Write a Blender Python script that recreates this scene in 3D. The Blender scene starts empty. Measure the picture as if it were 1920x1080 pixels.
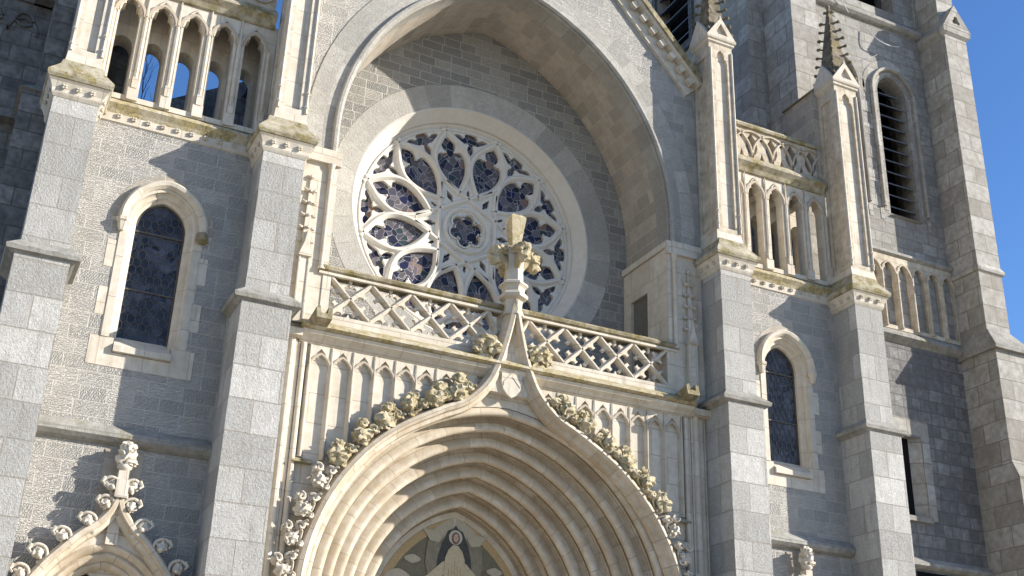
import bpy, bmesh, math, random
from math import sin, cos, pi, sqrt, radians, hypot, atan2
from mathutils import Vector, Matrix, noise
from mathutils.geometry import tessellate_polygon
random.seed(7)
S = bpy.context.scene

# ------------------------------------------------------------------ camera
cd = bpy.data.cameras.new("camera"); cam = bpy.data.objects.new("camera", cd)
S.collection.objects.link(cam); S.camera = cam
cd.sensor_width = 36.0; cd.lens = 2253.03 / 1920 * 36.0; cd.clip_end = 2000
YAW, PIT, ROL = 0.44722, 0.425313, 0.033488
fw = Vector((sin(YAW) * cos(PIT), cos(YAW) * cos(PIT), sin(PIT)))
r0 = Vector((cos(YAW), -sin(YAW), 0)); u0 = r0.cross(fw)
r1 = cos(ROL) * r0 + sin(ROL) * u0; u1 = -sin(ROL) * r0 + cos(ROL) * u0
M = Matrix((( r1.x, u1.x, -fw.x, -10.6528), (r1.y, u1.y, -fw.y, -22.3366), (r1.z, u1.z, -fw.z, 1.59884), (0, 0, 0, 1)))
cam.matrix_world = M

# ------------------------------------------------------------------ light
SUN = Vector((1.79, -1.0, 0.82)).normalized()          # towards the sun
sd = bpy.data.lights.new("sun", 'SUN'); sd.energy = 5.0; sd.angle = radians(0.5); sd.color = (1.0, 0.94, 0.86)
so = bpy.data.objects.new("sun", sd); S.collection.objects.link(so)
so.rotation_euler = (-SUN).to_track_quat('-Z', 'Y').to_euler(); so.location = (40, -30, 40)
W = bpy.data.worlds.new("World"); S.world = W; W.use_nodes = True
nt = W.node_tree; bg = nt.nodes["Background"]
sk = nt.nodes.new("ShaderNodeTexSky"); sk.sky_type = 'NISHITA'; sk.sun_disc = False
sk.sun_elevation = math.asin(SUN.z); sk.sun_rotation = atan2(SUN.x, SUN.y)
sk.air_density = 1.0; sk.dust_density = 0.2; sk.ozone_density = 4.0
hs_ = nt.nodes.new('ShaderNodeHueSaturation'); hs_.inputs['Saturation'].default_value = 1.14; hs_.inputs['Hue'].default_value = .508
nt.links.new(sk.outputs[0], hs_.inputs['Color']); nt.links.new(hs_.outputs[0], bg.inputs[0]); bg.inputs[1].default_value = 0.118
S.view_settings.view_transform = 'Standard'; S.view_settings.look = 'None'
S.view_settings.exposure = 0.9; S.view_settings.gamma = 1.0

# ------------------------------------------------------------------ materials
class N:
    def __init__(s, name):
        s.m = bpy.data.materials.new(name); s.m.use_nodes = True; s.t = s.m.node_tree
        s.b = s.t.nodes["Principled BSDF"]
    def n(s, typ, **kw):
        o = s.t.nodes.new(typ)
        for k, v in kw.items():
            if k[0] == 'i' and k[1:].isdigit(): s.put(o.inputs[int(k[1:])], v)
            elif k in o.bl_rna.properties: setattr(o, k, v)
            else: s.put(o.inputs[k.replace('_', ' ')], v)
        return o
    def put(s, inp, v):
        if isinstance(v, bpy.types.NodeSocket): s.t.links.new(v, inp)
        else: inp.default_value = v
    def math(s, op, a, b=0.0, c=0.0, clamp=False):
        o = s.t.nodes.new("ShaderNodeMath"); o.operation = op; o.use_clamp = clamp
        s.put(o.inputs[0], a); s.put(o.inputs[1], b); s.put(o.inputs[2], c); return o.outputs[0]
    def mix(s, f, a, b, blend='MIX'):
        o = s.t.nodes.new("ShaderNodeMix"); o.data_type = 'RGBA'; o.blend_type = blend
        s.put(o.inputs[0], f); s.put(o.inputs[6], a); s.put(o.inputs[7], b); return o.outputs[2]
    def ramp(s, f, lo, hi, a=0.0, b=1.0):
        o = s.t.nodes.new("ShaderNodeMapRange"); o.inputs[1].default_value = lo; o.inputs[2].default_value = hi
        o.inputs[3].default_value = a; o.inputs[4].default_value = b; s.put(o.inputs[0], f); return o.outputs[0]
    def noise(s, vec, sc, det=3.0, rough=0.55):
        o = s.t.nodes.new("ShaderNodeTexNoise"); o.inputs["Scale"].default_value = sc
        o.inputs["Detail"].default_value = det; o.inputs["Roughness"].default_value = rough
        if vec is not None: s.put(o.inputs["Vector"], vec)
        return o.outputs[0]
def c3(r, g, b): return (r, g, b, 1.0)

def stone(name, base, base2, bw=.6, bh=.3, mortar=(.5, .48, .44), ms=.012, tool=0.0, grain=.5, wear=(.2, .18, .15), wearamt=.15,
          lichen=0.0, lcol=(.27, .22, .08), mdepth=1.0, rough=.9, speck=.25, squash=1.0, sqf=2, jit=.006, pit=0.0, streak=0.0, scol=(.17, .15, .12)):
    k = N(name)
    tc = k.t.nodes.new("ShaderNodeTexCoord"); uv = tc.outputs["UV"]; ob = k.n("ShaderNodeNewGeometry").outputs["Position"]
    wob = k.t.nodes.new("ShaderNodeTexNoise"); wob.inputs["Scale"].default_value = 5.0; k.put(wob.inputs["Vector"], uv)
    vm = k.n("ShaderNodeVectorMath", operation='MULTIPLY_ADD'); k.put(vm.inputs[0], wob.outputs[1]); vm.inputs[1].default_value = (jit * 2.5,) * 3; k.put(vm.inputs[2], uv)
    br = k.t.nodes.new("ShaderNodeTexBrick"); k.put(br.inputs["Vector"], vm.outputs[0])
    br.offset = .5; br.squash = squash; br.squash_frequency = sqf
    br.inputs["Color1"].default_value = c3(0, 0, 0); br.inputs["Color2"].default_value = c3(1, 1, 1); br.inputs["Mortar"].default_value = c3(.5, .5, .5)
    br.inputs["Scale"].default_value = 1.0; br.inputs["Mortar Size"].default_value = ms; br.inputs["Mortar Smooth"].default_value = .25
    br.inputs["Brick Width"].default_value = bw; br.inputs["Row Height"].default_value = bh
    rnd = k.n("ShaderNodeSeparateColor", i0=br.outputs[0]).outputs[0]; fac = br.outputs[1]
    n1 = k.noise(ob, 1.3, 4); n2 = k.noise(ob, 22, 4, .75); n3 = k.noise(ob, 5.5, 4, .65); n4 = k.noise(ob, 70, 2, .6)
    col = k.mix(k.ramp(rnd, .05, .95), c3(*base), c3(*base2))
    col = k.mix(k.ramp(n3, .35, .75, 0, wearamt * 1.6), col, c3(*wear))
    g = k.ramp(n2, .3, .7, 1 - speck, 1 + speck * .6)
    g2 = k.ramp(n4, .3, .7, 1 - speck * .7, 1 + speck * .5)
    g = k.math('MULTIPLY', g, g2)
    gc = k.n("ShaderNodeCombineColor"); [k.put(gc.inputs[i], g) for i in range(3)]
    col = k.mix(1.0, col, gc.outputs[0], 'MULTIPLY')
    col = k.mix(k.ramp(n1, .45, .72, 0, wearamt), col, c3(*wear))
    if streak > 0:
        mp = k.n("ShaderNodeMapping", Vector=ob); mp.inputs["Scale"].default_value = (3.2, 3.2, .35)
        st = k.math('MULTIPLY', k.ramp(k.noise(mp.outputs[0], 1.6, 5, .7), .5, .72, 0, 1), k.ramp(k.noise(ob, .8, 3), .38, .62))
        col = k.mix(k.math('MULTIPLY', st, streak, clamp=True), col, c3(*scol))
    col = k.mix(k.math('MULTIPLY', fac, .85), col, c3(*mortar))
    if lichen > 0:
        ln = k.noise(ob, 3.1, 6, .7); lm = k.ramp(ln, .62 - lichen * .3, .74 - lichen * .25)
        lm = k.math('MULTIPLY', lm, .9, clamp=True); lc = k.mix(k.ramp(k.noise(ob, 12, 3), .4, .6), c3(*lcol), c3(lcol[0] * .55, lcol[1] * .55, lcol[2] * .6))
        col = k.mix(lm, col, lc)
    k.put(k.b.inputs["Base Color"], col); k.b.inputs["Roughness"].default_value = rough
    k.b.inputs["Specular IOR Level"].default_value = .25
    h = k.math('MULTIPLY', fac, -1.0 * mdepth)
    h = k.math('MULTIPLY_ADD', n2, grain, h); h = k.math('MULTIPLY_ADD', n4, grain * .35, h)
    if tool > 0:
        ang = k.math('MULTIPLY_ADD', rnd, 1.3, .35)
        vr = k.n("ShaderNodeVectorRotate", rotation_type='Z_AXIS', Vector=uv, Angle=ang)
        wv = k.n("ShaderNodeTexWave", Vector=vr.outputs[0], Scale=7.5, Distortion=7.0, Detail=3.0, Detail_Scale=2.6)
        inner = k.math('SUBTRACT', 1.0, fac)
        h = k.math('MULTIPLY_ADD', k.math('MULTIPLY', wv.outputs["Fac"], inner), tool, h)
        h = k.math('MULTIPLY_ADD', k.noise(uv, 9, 3), tool * 1.0, h)
    if pit > 0:
        vp = k.n("ShaderNodeTexVoronoi", Vector=ob, Scale=14.0)
        h = k.math('MULTIPLY_ADD', k.ramp(vp.outputs[0], .1, .4), pit, h)
    bp = k.n("ShaderNodeBump", Strength=1.0, Distance=.02, Height=h); k.put(k.b.inputs["Normal"], bp.outputs[0])
    return k.m

GR = (.44, .43, .40); GR2 = (.54, .52, .485)
m_butt = stone("granite_blocks", (.39, .38, .35), (.61, .59, .545), .95, .655, (.33, .30, .25), .013, grain=1.6, speck=.24, streak=.6, wear=(.33, .31, .27), wearamt=.3, mdepth=.9)
m_rough = stone("tooled_granite", (.45, .435, .395), (.61, .575, .515), .64, .285, (.53, .50, .44), .011, tool=1.1, grain=.6, speck=.2, squash=.75, sqf=3, wearamt=.25, wear=(.27, .25, .22))
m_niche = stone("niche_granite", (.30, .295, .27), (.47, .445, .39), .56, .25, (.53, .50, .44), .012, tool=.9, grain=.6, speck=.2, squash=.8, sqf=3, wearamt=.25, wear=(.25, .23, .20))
m_ash = stone("dressed_ashlar", (.34, .32, .27), (.52, .46, .38), .52, .36, (.58, .53, .45), .010, grain=.6, speck=.16, wearamt=.4, wear=(.33, .26, .19), jit=.003)
m_vous = stone("pale_voussoir_stone", (.36, .35, .315), (.53, .505, .45), .62, 3.0, (.42, .39, .34), .008, grain=1.3, speck=.24, wearamt=.35, wear=(.30, .27, .22), jit=.002)
m_cream = stone("cream_limestone", (.58, .53, .44), (.67, .615, .52), .85, .62, (.40, .33, .25), .007, grain=.25, speck=.08, wearamt=.4, wear=(.42, .35, .25), mdepth=.5, jit=.002, rough=.85, streak=.5, scol=(.24, .19, .13))
m_creamarch = stone("cream_archivolt_limestone", (.52, .455, .355), (.66, .60, .495), .60, .46, (.34, .27, .19), .006, grain=.25, speck=.08, wearamt=.5, wear=(.40, .31, .20), mdepth=.6, jit=.001, rough=.85, streak=.35, scol=(.2, .16, .11))
m_white = stone("white_tracery_limestone", (.63, .60, .54), (.68, .65, .58), 5, 5, (.5, .45, .36), .004, grain=.3, speck=.08, wearamt=.25, wear=(.52, .46, .36), mdepth=.2)
m_dirty = stone("weathered_limestone", (.60, .52, .40), (.68, .60, .47), .8, .5, (.42, .36, .28), .006, grain=.6, speck=.15, wearamt=.45, wear=(.24, .19, .13), mdepth=.5)
m_lich = stone("lichened_limestone", (.50, .45, .34), (.56, .50, .38), .9, 2.0, (.36, .32, .25), .006, grain=.9, speck=.2, wearamt=.5, wear=(.22, .19, .12), lichen=.55)
m_lich2 = stone("mossy_limestone", (.42, .36, .24), (.50, .43, .30), .9, 2.0, (.3, .27, .2), .004, grain=1.2, speck=.25, wearamt=.6, wear=(.13, .11, .06), lichen=.5, lcol=(.25, .20, .06))
m_goldl = stone("golden_lichen_limestone", (.52, .46, .34), (.58, .52, .40), .9, 2.0, (.36, .32, .25), .006, grain=.9, speck=.2, wearamt=.35, wear=(.3, .25, .15), lichen=.7, lcol=(.42, .34, .15))
m_spire = stone("dark_spire_stone", (.26, .21, .15), (.34, .28, .2), 9, 9, (.2, .18, .12), .001, grain=1.2, speck=.25, wearamt=.7, wear=(.09, .08, .05), lichen=.3, lcol=(.30, .24, .10))  # darker brown than the pinnacle shafts
m_ledge = stone("grey_ledge_stone", (.38, .36, .32), (.47, .45, .40), 1.1, 2.0, (.3, .28, .25), .006, grain=1.2, speck=.3, wearamt=.45, wear=(.16, .15, .12), lichen=.15)
m_crock = stone("lichened_carving_stone", (.62, .54, .38), (.66, .58, .43), 9, 9, (.5, .45, .36), .001, grain=1.0, speck=.22, wearamt=.6, wear=(.34, .28, .15), lichen=.35, lcol=(.42, .34, .16), mdepth=.0)
m_tow = stone("tower_granite_blocks", (.34, .32, .28), (.54, .52, .47), 1.0, .60, (.22, .19, .15), .012, grain=1.0, speck=.22, wearamt=.45, wear=(.21, .18, .14), mdepth=1.3)
m_tow2 = stone("tower_small_ashlar", (.36, .345, .31), (.54, .52, .47), .62, .37, (.24, .21, .18), .014, grain=1.2, tool=.6, speck=.25, wearamt=.4, wear=(.20, .18, .15), mdepth=1.3, squash=.7, sqf=3)
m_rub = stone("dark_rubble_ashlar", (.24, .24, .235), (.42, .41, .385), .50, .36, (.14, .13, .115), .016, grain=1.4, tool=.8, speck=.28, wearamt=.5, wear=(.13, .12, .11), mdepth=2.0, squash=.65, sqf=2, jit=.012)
m_dark = stone("dark_granite", (.20, .20, .19), (.36, .35, .33), .7, .42, (.12, .11, .10), .012, grain=1.0, speck=.25, wearamt=.6, wear=(.09, .085, .08), mdepth=1.4)  # darker than the tower granite; the turret wing's shade is put into the colour
m_slate = stone("roof_slate", (.09, .09, .095), (.13, .13, .135), .3, .2, (.05, .05, .05), .01, grain=.4, speck=.2)
m_pave = stone("pale_plaza_paving", (.42, .38, .31), (.48, .43, .36), 1.0, .5, (.3, .28, .24), .01, grain=.4)

def plain(name, col, rough=.6, spec=.5, metal=0):
    k = N(name); n = k.noise(k.n("ShaderNodeNewGeometry").outputs["Position"], 6, 4)
    a = tuple(x * .75 for x in col); k.put(k.b.inputs["Base Color"], k.mix(k.ramp(n, .3, .7), c3(*a), c3(*col)))
    k.b.inputs["Roughness"].default_value = rough; k.b.inputs["Specular IOR Level"].default_value = spec; k.b.inputs["Metallic"].default_value = metal
    return k.m
m_black = plain("belfry_darkness", (.008, .008, .009), .9, .1)  # near-black colour painted for the unlit depth of tower openings
m_slat = plain("louvre_slate", (.13, .135, .15), .6, .4)
m_lead = plain("lead_came", (.11, .11, .115), .6, .3)
m_frame = plain("iron_window_frame", (.10, .085, .07), .6, .4)
m_cable = plain("grey_cable", (.6, .6, .58), .5, .4)
m_doorway = plain("doorway_darkness", (.16, .15, .13), .7, .3)  # dark tone painted for the unlit inside of the jamb doorway
m_twig = plain("bare_twig", (.06, .06, .08), .8, .2)

def rose_glass():
    k = N("stained_rose_glass"); uv = k.n("ShaderNodeTexCoord").outputs["UV"]
    wn = k.t.nodes.new("ShaderNodeTexNoise"); wn.inputs["Scale"].default_value = 2.2; k.put(wn.inputs["Vector"], uv)
    vm = k.n("ShaderNodeVectorMath", operation='MULTIPLY_ADD'); k.put(vm.inputs[0], wn.outputs[1]); vm.inputs[1].default_value = (.35,) * 3; k.put(vm.inputs[2], uv)
    v = k.n("ShaderNodeTexVoronoi", Vector=vm.outputs[0], Scale=5.2); e = k.n("ShaderNodeTexVoronoi", feature='DISTANCE_TO_EDGE', Vector=vm.outputs[0], Scale=5.2)
    r = k.n("ShaderNodeSeparateColor", i0=v.outputs["Color"])
    cr = k.n("ShaderNodeValToRGB", Fac=r.outputs[0]); el = cr.color_ramp; el.interpolation = 'CONSTANT'
    cols = [(0, (.02, .022, .04)), (.22, (.07, .065, .08)), (.4, (.10, .09, .09)), (.58, (.13, .115, .125)), (.74, (.035, .05, .05)), (.86, (.20, .13, .10)), (.93, (.018, .02, .055))]
    el.elements[0].position = 0; el.elements[0].color = c3(*cols[0][1]); el.elements[1].position = cols[1][0]; el.elements[1].color = c3(*cols[1][1])
    for p, c in cols[2:]: x = el.elements.new(p); x.color = c3(*c)
    lead = k.ramp(e.outputs[0], .012, .035, 1, 0)
    k.put(k.b.inputs["Base Color"], k.mix(lead, cr.outputs[0], c3(.30, .29, .30)))
    k.put(k.b.inputs["Roughness"], k.ramp(lead, 0, 1, .35, .7)); k.b.inputs["Specular IOR Level"].default_value = .15
    bp = k.n("ShaderNodeBump", Strength=.3, Distance=.01, Height=k.noise(uv, 6)); k.put(k.b.inputs["Normal"], bp.outputs[0])
    return k.m
m_rose = rose_glass()
m_glass = N("dark_leaded_glass"); _k = m_glass
_v = _k.n("ShaderNodeTexVoronoi", Vector=_k.n("ShaderNodeTexCoord").outputs["UV"], Scale=7.0)
_r = _k.n("ShaderNodeSeparateColor", i0=_v.outputs["Color"])
_k.put(_k.b.inputs["Base Color"], _k.mix(_k.math("MULTIPLY", _r.outputs[0], _k.ramp(_k.noise(_k.n("ShaderNodeNewGeometry").outputs["Position"], 1.6, 3), .35, .65, .15, 1.2)), c3(.008, .010, .014), c3(.085, .092, .115))); _k.b.inputs["Roughness"].default_value = .35
_k.b.inputs["Specular IOR Level"].default_value = .35
m_glass = _k.m
def pm(name, a, b, sc=30):
    k = N(name); v = k.n("ShaderNodeTexVoronoi", Vector=k.n("ShaderNodeNewGeometry").outputs["Position"], Scale=float(sc))
    r = k.n("ShaderNodeSeparateColor", i0=v.outputs["Color"]); n = k.noise(k.n("ShaderNodeNewGeometry").outputs["Position"], 4, 4)
    k.put(k.b.inputs["Base Color"], k.mix(k.math('MULTIPLY_ADD', r.outputs[0], .5, k.math('MULTIPLY', n, .5)), c3(*a), c3(*b))); k.b.inputs["Roughness"].default_value = .6
    return k.m
m_field = pm("mosaic_dark_green", (.10, .088, .05), (.18, .155, .09)); m_robe = pm("mosaic_cream_robe", (.38, .31, .18), (.55, .46, .30))
m_mantle = pm("mosaic_black_mantle", (.022, .022, .018), (.06, .055, .04)); m_halo = pm("mosaic_white_halo", (.42, .38, .28), (.54, .49, .38))
m_skin = pm("mosaic_skin", (.45, .30, .22), (.52, .37, .28)); m_gold = pm("mosaic_gold_border", (.33, .22, .09), (.48, .33, .15)); m_cloud = pm("mosaic_pale_cloud", (.34, .29, .20), (.45, .39, .28))
m_brownhair = pm("mosaic_brown_veil", (.13, .07, .04), (.2, .11, .07)); m_feather = pm("mosaic_grey_feather", (.15, .13, .08), (.26, .22, .14), 18)

# ------------------------------------------------------------------ mesh builder
class MB:
    def __init__(s): s.v = []; s.f = []; s.uv = []; s.M = None
    def add(s, vs, fs, uvs=None):
        o = len(s.v)
        for p in vs:
            p = Vector(p); s.v.append(s.M @ p if s.M else p)
        for i, f in enumerate(fs):
            s.f.append([o + j for j in f]); s.uv.append(uvs[i] if uvs else None)
        return s
    def box(s, x0, x1, y0, y1, z0, z1):
        v = [(x, y, z) for z in (z0, z1) for y in (y0, y1) for x in (x0, x1)]
        return s.add(v, [(0, 1, 5, 4), (1, 3, 7, 5), (3, 2, 6, 7), (2, 0, 4, 6), (4, 5, 7, 6), (2, 3, 1, 0)])
    def frustum(s, r0, r1, z0, z1):          # r=(x0,x1,y0,y1)
        v = [(x, y, z0) for y in r0[2:] for x in r0[:2]] + [(x, y, z1) for y in r1[2:] for x in r1[:2]]
        return s.add(v, [(0, 1, 5, 4), (1, 3, 7, 5), (3, 2, 6, 7), (2, 0, 4, 6), (4, 5, 7, 6), (2, 3, 1, 0)])
    def plate(s, outer, holes, y0, y1, back=True):
        """polygon in x,z extruded from y0 (front) to y1"""
        loops = [outer] + list(holes)
        pl = [[Vector((p[0], p[1], 0)) for p in L] for L in loops]
        flat = [p for L in loops for p in L]; n = len(flat)
        tri = tessellate_polygon(pl)
        vs = [(p[0], y0, p[1]) for p in flat] + [(p[0], y1, p[1]) for p in flat]
        fs = []
        for t in tri:
            a, b, c = (flat[i] for i in t)
            ar = (b[0] - a[0]) * (c[1] - a[1]) - (c[0] - a[0]) * (b[1] - a[1])
            if abs(ar) < 1e-10: continue
            t = t if ar > 0 else (t[0], t[2], t[1])
            fs.append(tuple(t))
            if back: fs.append((t[0] + n, t[2] + n, t[1] + n))
        o = 0
        for k, L in enumerate(loops):
            m = len(L); area = sum(L[i][0] * L[(i + 1) % m][1] - L[(i + 1) % m][0] * L[i][1] for i in range(m))
            flip = (area > 0) == (k > 0)
            for i in range(m):
                a, b = o + i, o + (i + 1) % m
                fs.append((a, a + n, b + n, b) if not flip else (a, b, b + n, a + n))
            o += m
        return s.add(vs, fs)
    def grid(s, rows, closed=False, uvr=None):
        """rows: list of rings of points; uvr: u per row, v by length"""
        m = len(rows[0]); vs = [p for r in rows for p in r]; fs = []; us = []
        us_ = [0]; 
        for i in range(1, len(rows)): us_.append(us_[-1] + (Vector(rows[i][m // 2]) - Vector(rows[i - 1][m // 2])).length)
        vl = [0]
        for j in range(1, m + (1 if closed else 0)): vl.append(vl[-1] + (Vector(rows[0][j % m]) - Vector(rows[0][j - 1])).length)
        for i in range(len(rows) - 1):
            for j in range(m if closed else m - 1):
                b = (j + 1) % m
                fs.append((i * m + j, (i + 1) * m + j, (i + 1) * m + b, i * m + b))
                us.append([(us_[i], vl[j]), (us_[i + 1], vl[j]), (us_[i + 1], vl[j + 1]), (us_[i], vl[j + 1])])
        return s.add(vs, fs, us)
    def sweep(s, path, prof, closed=False, cap=True):
        """path in xz; prof = (offset to the left normal, y)"""
        n = len(path); rows = []
        for i in range(n):
            a = Vector(path[(i - 1) % n] if (i > 0 or closed) else path[i]); b = Vector(path[i]); c = Vector(path[(i + 1) % n] if (i < n - 1 or closed) else path[i])
            d1 = (b - a).normalized() if (b - a).length > 1e-9 else (c - b).normalized(); d2 = (c - b).normalized() if (c - b).length > 1e-9 else d1
            n1 = Vector((-d1.y, d1.x)); n2 = Vector((-d2.y, d2.x)); nn = n1 + n2
            nn = nn.normalized() if nn.length > 1e-6 else n1
            k = 1 / max(.35, nn.dot(n1))
            rows.append([(b.x + nn.x * o * k, y, b.y + nn.y * o * k) for o, y in prof])
        if closed: rows.append(rows[0])
        s.grid(rows, closed=True)
        if cap and not closed: s.add(rows[0], [list(range(len(prof)))]); s.add(rows[-1], [list(range(len(prof)))[::-1]])
        return s
    def tube(s, pts, rad, k=6, cap=True):
        pts = [Vector(p) for p in pts]; n = len(pts); rows = []
        up = Vector((0.13, 1, .07)).normalized()
        for i, p in enumerate(pts):
            d = (pts[min(i + 1, n - 1)] - pts[max(i - 1, 0)]).normalized()
            a = d.cross(up); a = a.normalized() if a.length > 1e-4 else Vector((1, 0, 0)); b = d.cross(a)
            r = rad[i] if isinstance(rad, (list, tuple)) else rad
            rows.append([p + r * (cos(2 * pi * j / k) * a + sin(2 * pi * j / k) * b) for j in range(k)])
        s.grid(rows, closed=True)
        if cap: s.add(rows[0], [list(range(k))]); s.add(rows[-1], [list(range(k))])
        return s
    def lathe(s, c, prof, k=8, rot=0.0, sy=1.0):
        rows = [[(c[0] + r * cos(2 * pi * j / k + rot), c[1] + sy * r * sin(2 * pi * j / k + rot), c[2] + z) for j in range(k)] for r, z in prof]
        s.grid(rows, closed=True); s.add(rows[0], [list(range(k))]); s.add(rows[-1], [list(range(k))]); return s
    def blob(s, c, r, seed=0, amp=.12, sub=2, fr=1.6):
        bm = bmesh.new(); bmesh.ops.create_icosphere(bm, subdivisions=sub, radius=1)
        r = r if isinstance(r, (tuple, list)) else (r, r, r); c = Vector(c)
        vs = []
        for v in bm.verts:
            q = v.co * (1 + amp * noise.noise(v.co * fr + Vector((seed * 3.1, seed, 7))))
            vs.append(c + Vector((q.x * r[0], q.y * r[1], q.z * r[2])))
        fs = [[v.index for v in f.verts] for f in bm.faces]; bm.free()
        return s.add(vs, fs)
    def build(s, name, mat, parent=None, uo=(0, 0), loc=None, sharp=32, recalc=True):
        me = bpy.data.meshes.new(name); base = Vector(loc) if loc else Vector((0, 0, 0))
        me.from_pydata([tuple(Vector(p) - base) for p in s.v], [], s.f)
        if recalc:
            bm = bmesh.new(); bm.from_mesh(me); bmesh.ops.recalc_face_normals(bm, faces=bm.faces)
            # keep face order: recalc only flips
            bm.to_mesh(me); bm.free()
        uvl = me.uv_layers.new(name="UVMap"); me.update()
        for i, p in enumerate(me.polygons):
            nrm = p.normal; u = s.uv[i]
            if u and len(u) == len(p.vertices):
                mp = dict(zip(s.f[i], u))
                for li in p.loop_indices: uvl.data[li].uv = mp[me.loops[li].vertex_index]
            else:
                ax, ay, az = abs(nrm.x), abs(nrm.y), abs(nrm.z)
                for li in p.loop_indices:
                    q = me.vertices[me.loops[li].vertex_index].co + base
                    if ax > ay and ax > az * .8: w = (q.y + 40.0, q.z - uo[1])
                    elif ay >= az * .5: w = (q.x - uo[0], q.z - uo[1])
                    else: w = (q.x - uo[0], q.y + 40)
                    uvl.data[li].uv = w
        me.polygons.foreach_set("use_smooth", [True] * len(me.polygons))
        me.set_sharp_from_angle(angle=radians(sharp))
        me.materials.append(mat); o = bpy.data.objects.new(name, me); S.collection.objects.link(o)
        if loc: o.location = loc
        if parent is not None:
            o.parent = parent
            if loc or parent.type == 'MESH' or True: o.matrix_parent_inverse = Matrix.Identity(4)
            o.location = base - wloc(parent)
        WL[o.name] = base
        return o
WL = {}
def wloc(o): return WL.get(o.name, Vector(o.location))
def thing(name, label, cat, loc=(0, 0, 0), group=None):
    o = bpy.data.objects.new(name, None); S.collection.objects.link(o); o.location = loc; o.empty_display_size = .3
    o['label'] = label; o['category'] = cat; WL[o.name] = Vector(loc)
    if group: o['group'] = group
    return o
def lab(o, t): o['label'] = t; return o

# ---- curves (x, z)
def parch(hw, c, z0, n=24, cx=0.0):
    """pointed arch from right spring over the apex to left spring; returns list"""
    R = hw + c; a1 = math.acos(min(1, c / R)) if c >= 0 else pi / 2
    rt = [(cx - c + R * cos(a1 * i / n), z0 + R * sin(a1 * i / n)) for i in range(n + 1)]
    return rt + [(2 * cx - x, z) for x, z in reversed(rt[:-1])]
def archloop(hw, c, z0, zb, n=14, cx=0.0): return [(cx - hw, zb), (cx + hw, zb)] + parch(hw, c, z0, n, cx)
def circ(r, n=48, cx=0, cz=0, a0=0): return [(cx + r * cos(a0 + 2 * pi * i / n), cz + r * sin(a0 + 2 * pi * i / n)) for i in range(n)]
def catmull(P, k=8):
    out = []
    Q = [P[0]] + list(P) + [P[-1]]
    for i in range(1, len(Q) - 2):
        p0, p1, p2, p3 = Q[i - 1:i + 3]
        for j in range(k):
            t = j / k
            out.append(tuple(.5 * (2 * p1[d] + (p2[d] - p0[d]) * t + (2 * p0[d] - 5 * p1[d] + 4 * p2[d] - p3[d]) * t * t + (3 * p1[d] - p0[d] - 3 * p2[d] + p3[d]) * t ** 3) for d in range(len(p1))))
    out.append(tuple(P[-1])); return out
def cusphead(hw, zs, h, cx=0.0):
    """trefoil-cusped pointed head, right spring to left spring"""
    K = [(1, 0), (.97, .16), (.86, .32), (.74, .40), (.56, .40), (.60, .52), (.56, .68), (.40, .84), (.18, .95), (0, 1.05)]
    r = [(cx + hw * a, zs + h * b) for a, b in K]
    return r + [(2 * cx - x, z) for x, z in reversed(r[:-1])]

# ================================================================== ground
ob = MB().add([(-600, -600, 0), (600, -600, 0), (600, 600, 0), (-600, 600, 0)], [(0, 1, 2, 3)]).build("ground", m_pave); ob['kind'] = 'structure'

# ================================================================== cathedral
C = thing("cathedral_facade", "grey granite and cream limestone gothic church front with rose window, deep portal and pinnacled buttresses", "church", (0, 0, 0))

BX = [(-10.22, -9.38), (-6.1, -5.22), (5.22, 6.1), (9.38, 10.26)]
# --- bay walls
def skirt(mb, x0, x1, yf, yb, prof):
    """profile (out, z) carried round left, front and right side of a pier"""
    rows = []
    for o, z in prof: rows.append([(x0 - o, yb, z), (x0 - o, yf - o, z), (x1 + o, yf - o, z), (x1 + o, yb, z)])
    for i in range(len(rows) - 1):
        a, b = rows[i], rows[i + 1]
        for j in range(3): mb.add([a[j], a[j + 1], b[j + 1], b[j]], [(0, 1, 2, 3)])
    mb.add([rows[-1][0], rows[-1][1], rows[-1][2], rows[-1][3]], [(0, 1, 2, 3)]); mb.add(rows[0], [(3, 2, 1, 0)])
    return mb
def course(mb, x0, x1, prof):
    rows = [[(x0, y, z), (x1, y, z)] for y, z in prof]
    for i in range(len(rows) - 1): mb.add(rows[i] + rows[i + 1][::-1], [(0, 1, 2, 3)])
    n = len(prof)
    for x in (x0, x1): mb.add([(x, y, z) for y, z in prof], [list(range(n))])
    return mb

ROS = None
def rosette(parent, x, y, z, nx=0, ny=-1, r=.055):
    """four-lobed little flower boss"""
    global ROS
    if ROS is None:
        mb = MB()
        for k in range(4):
            a = pi / 4 + k * pi / 2; mb.blob((.034 * cos(a), -.018, .034 * sin(a)), (.030, .030, .030), k, .1, 1)
        mb.blob((0, -.045, 0), .014, 1, 0, 1)
        ROS = mb.build("rosette", m_cream, parent); o = ROS
    else:
        o = ROS.copy(); S.collection.objects.link(o); o.parent = parent
    s = r / .055; o.scale = (s, s, s)
    o.location = Vector((x, y, z)) - wloc(parent); o.rotation_euler = (0, 0, atan2(ny, nx) + pi / 2)
    return o

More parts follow.
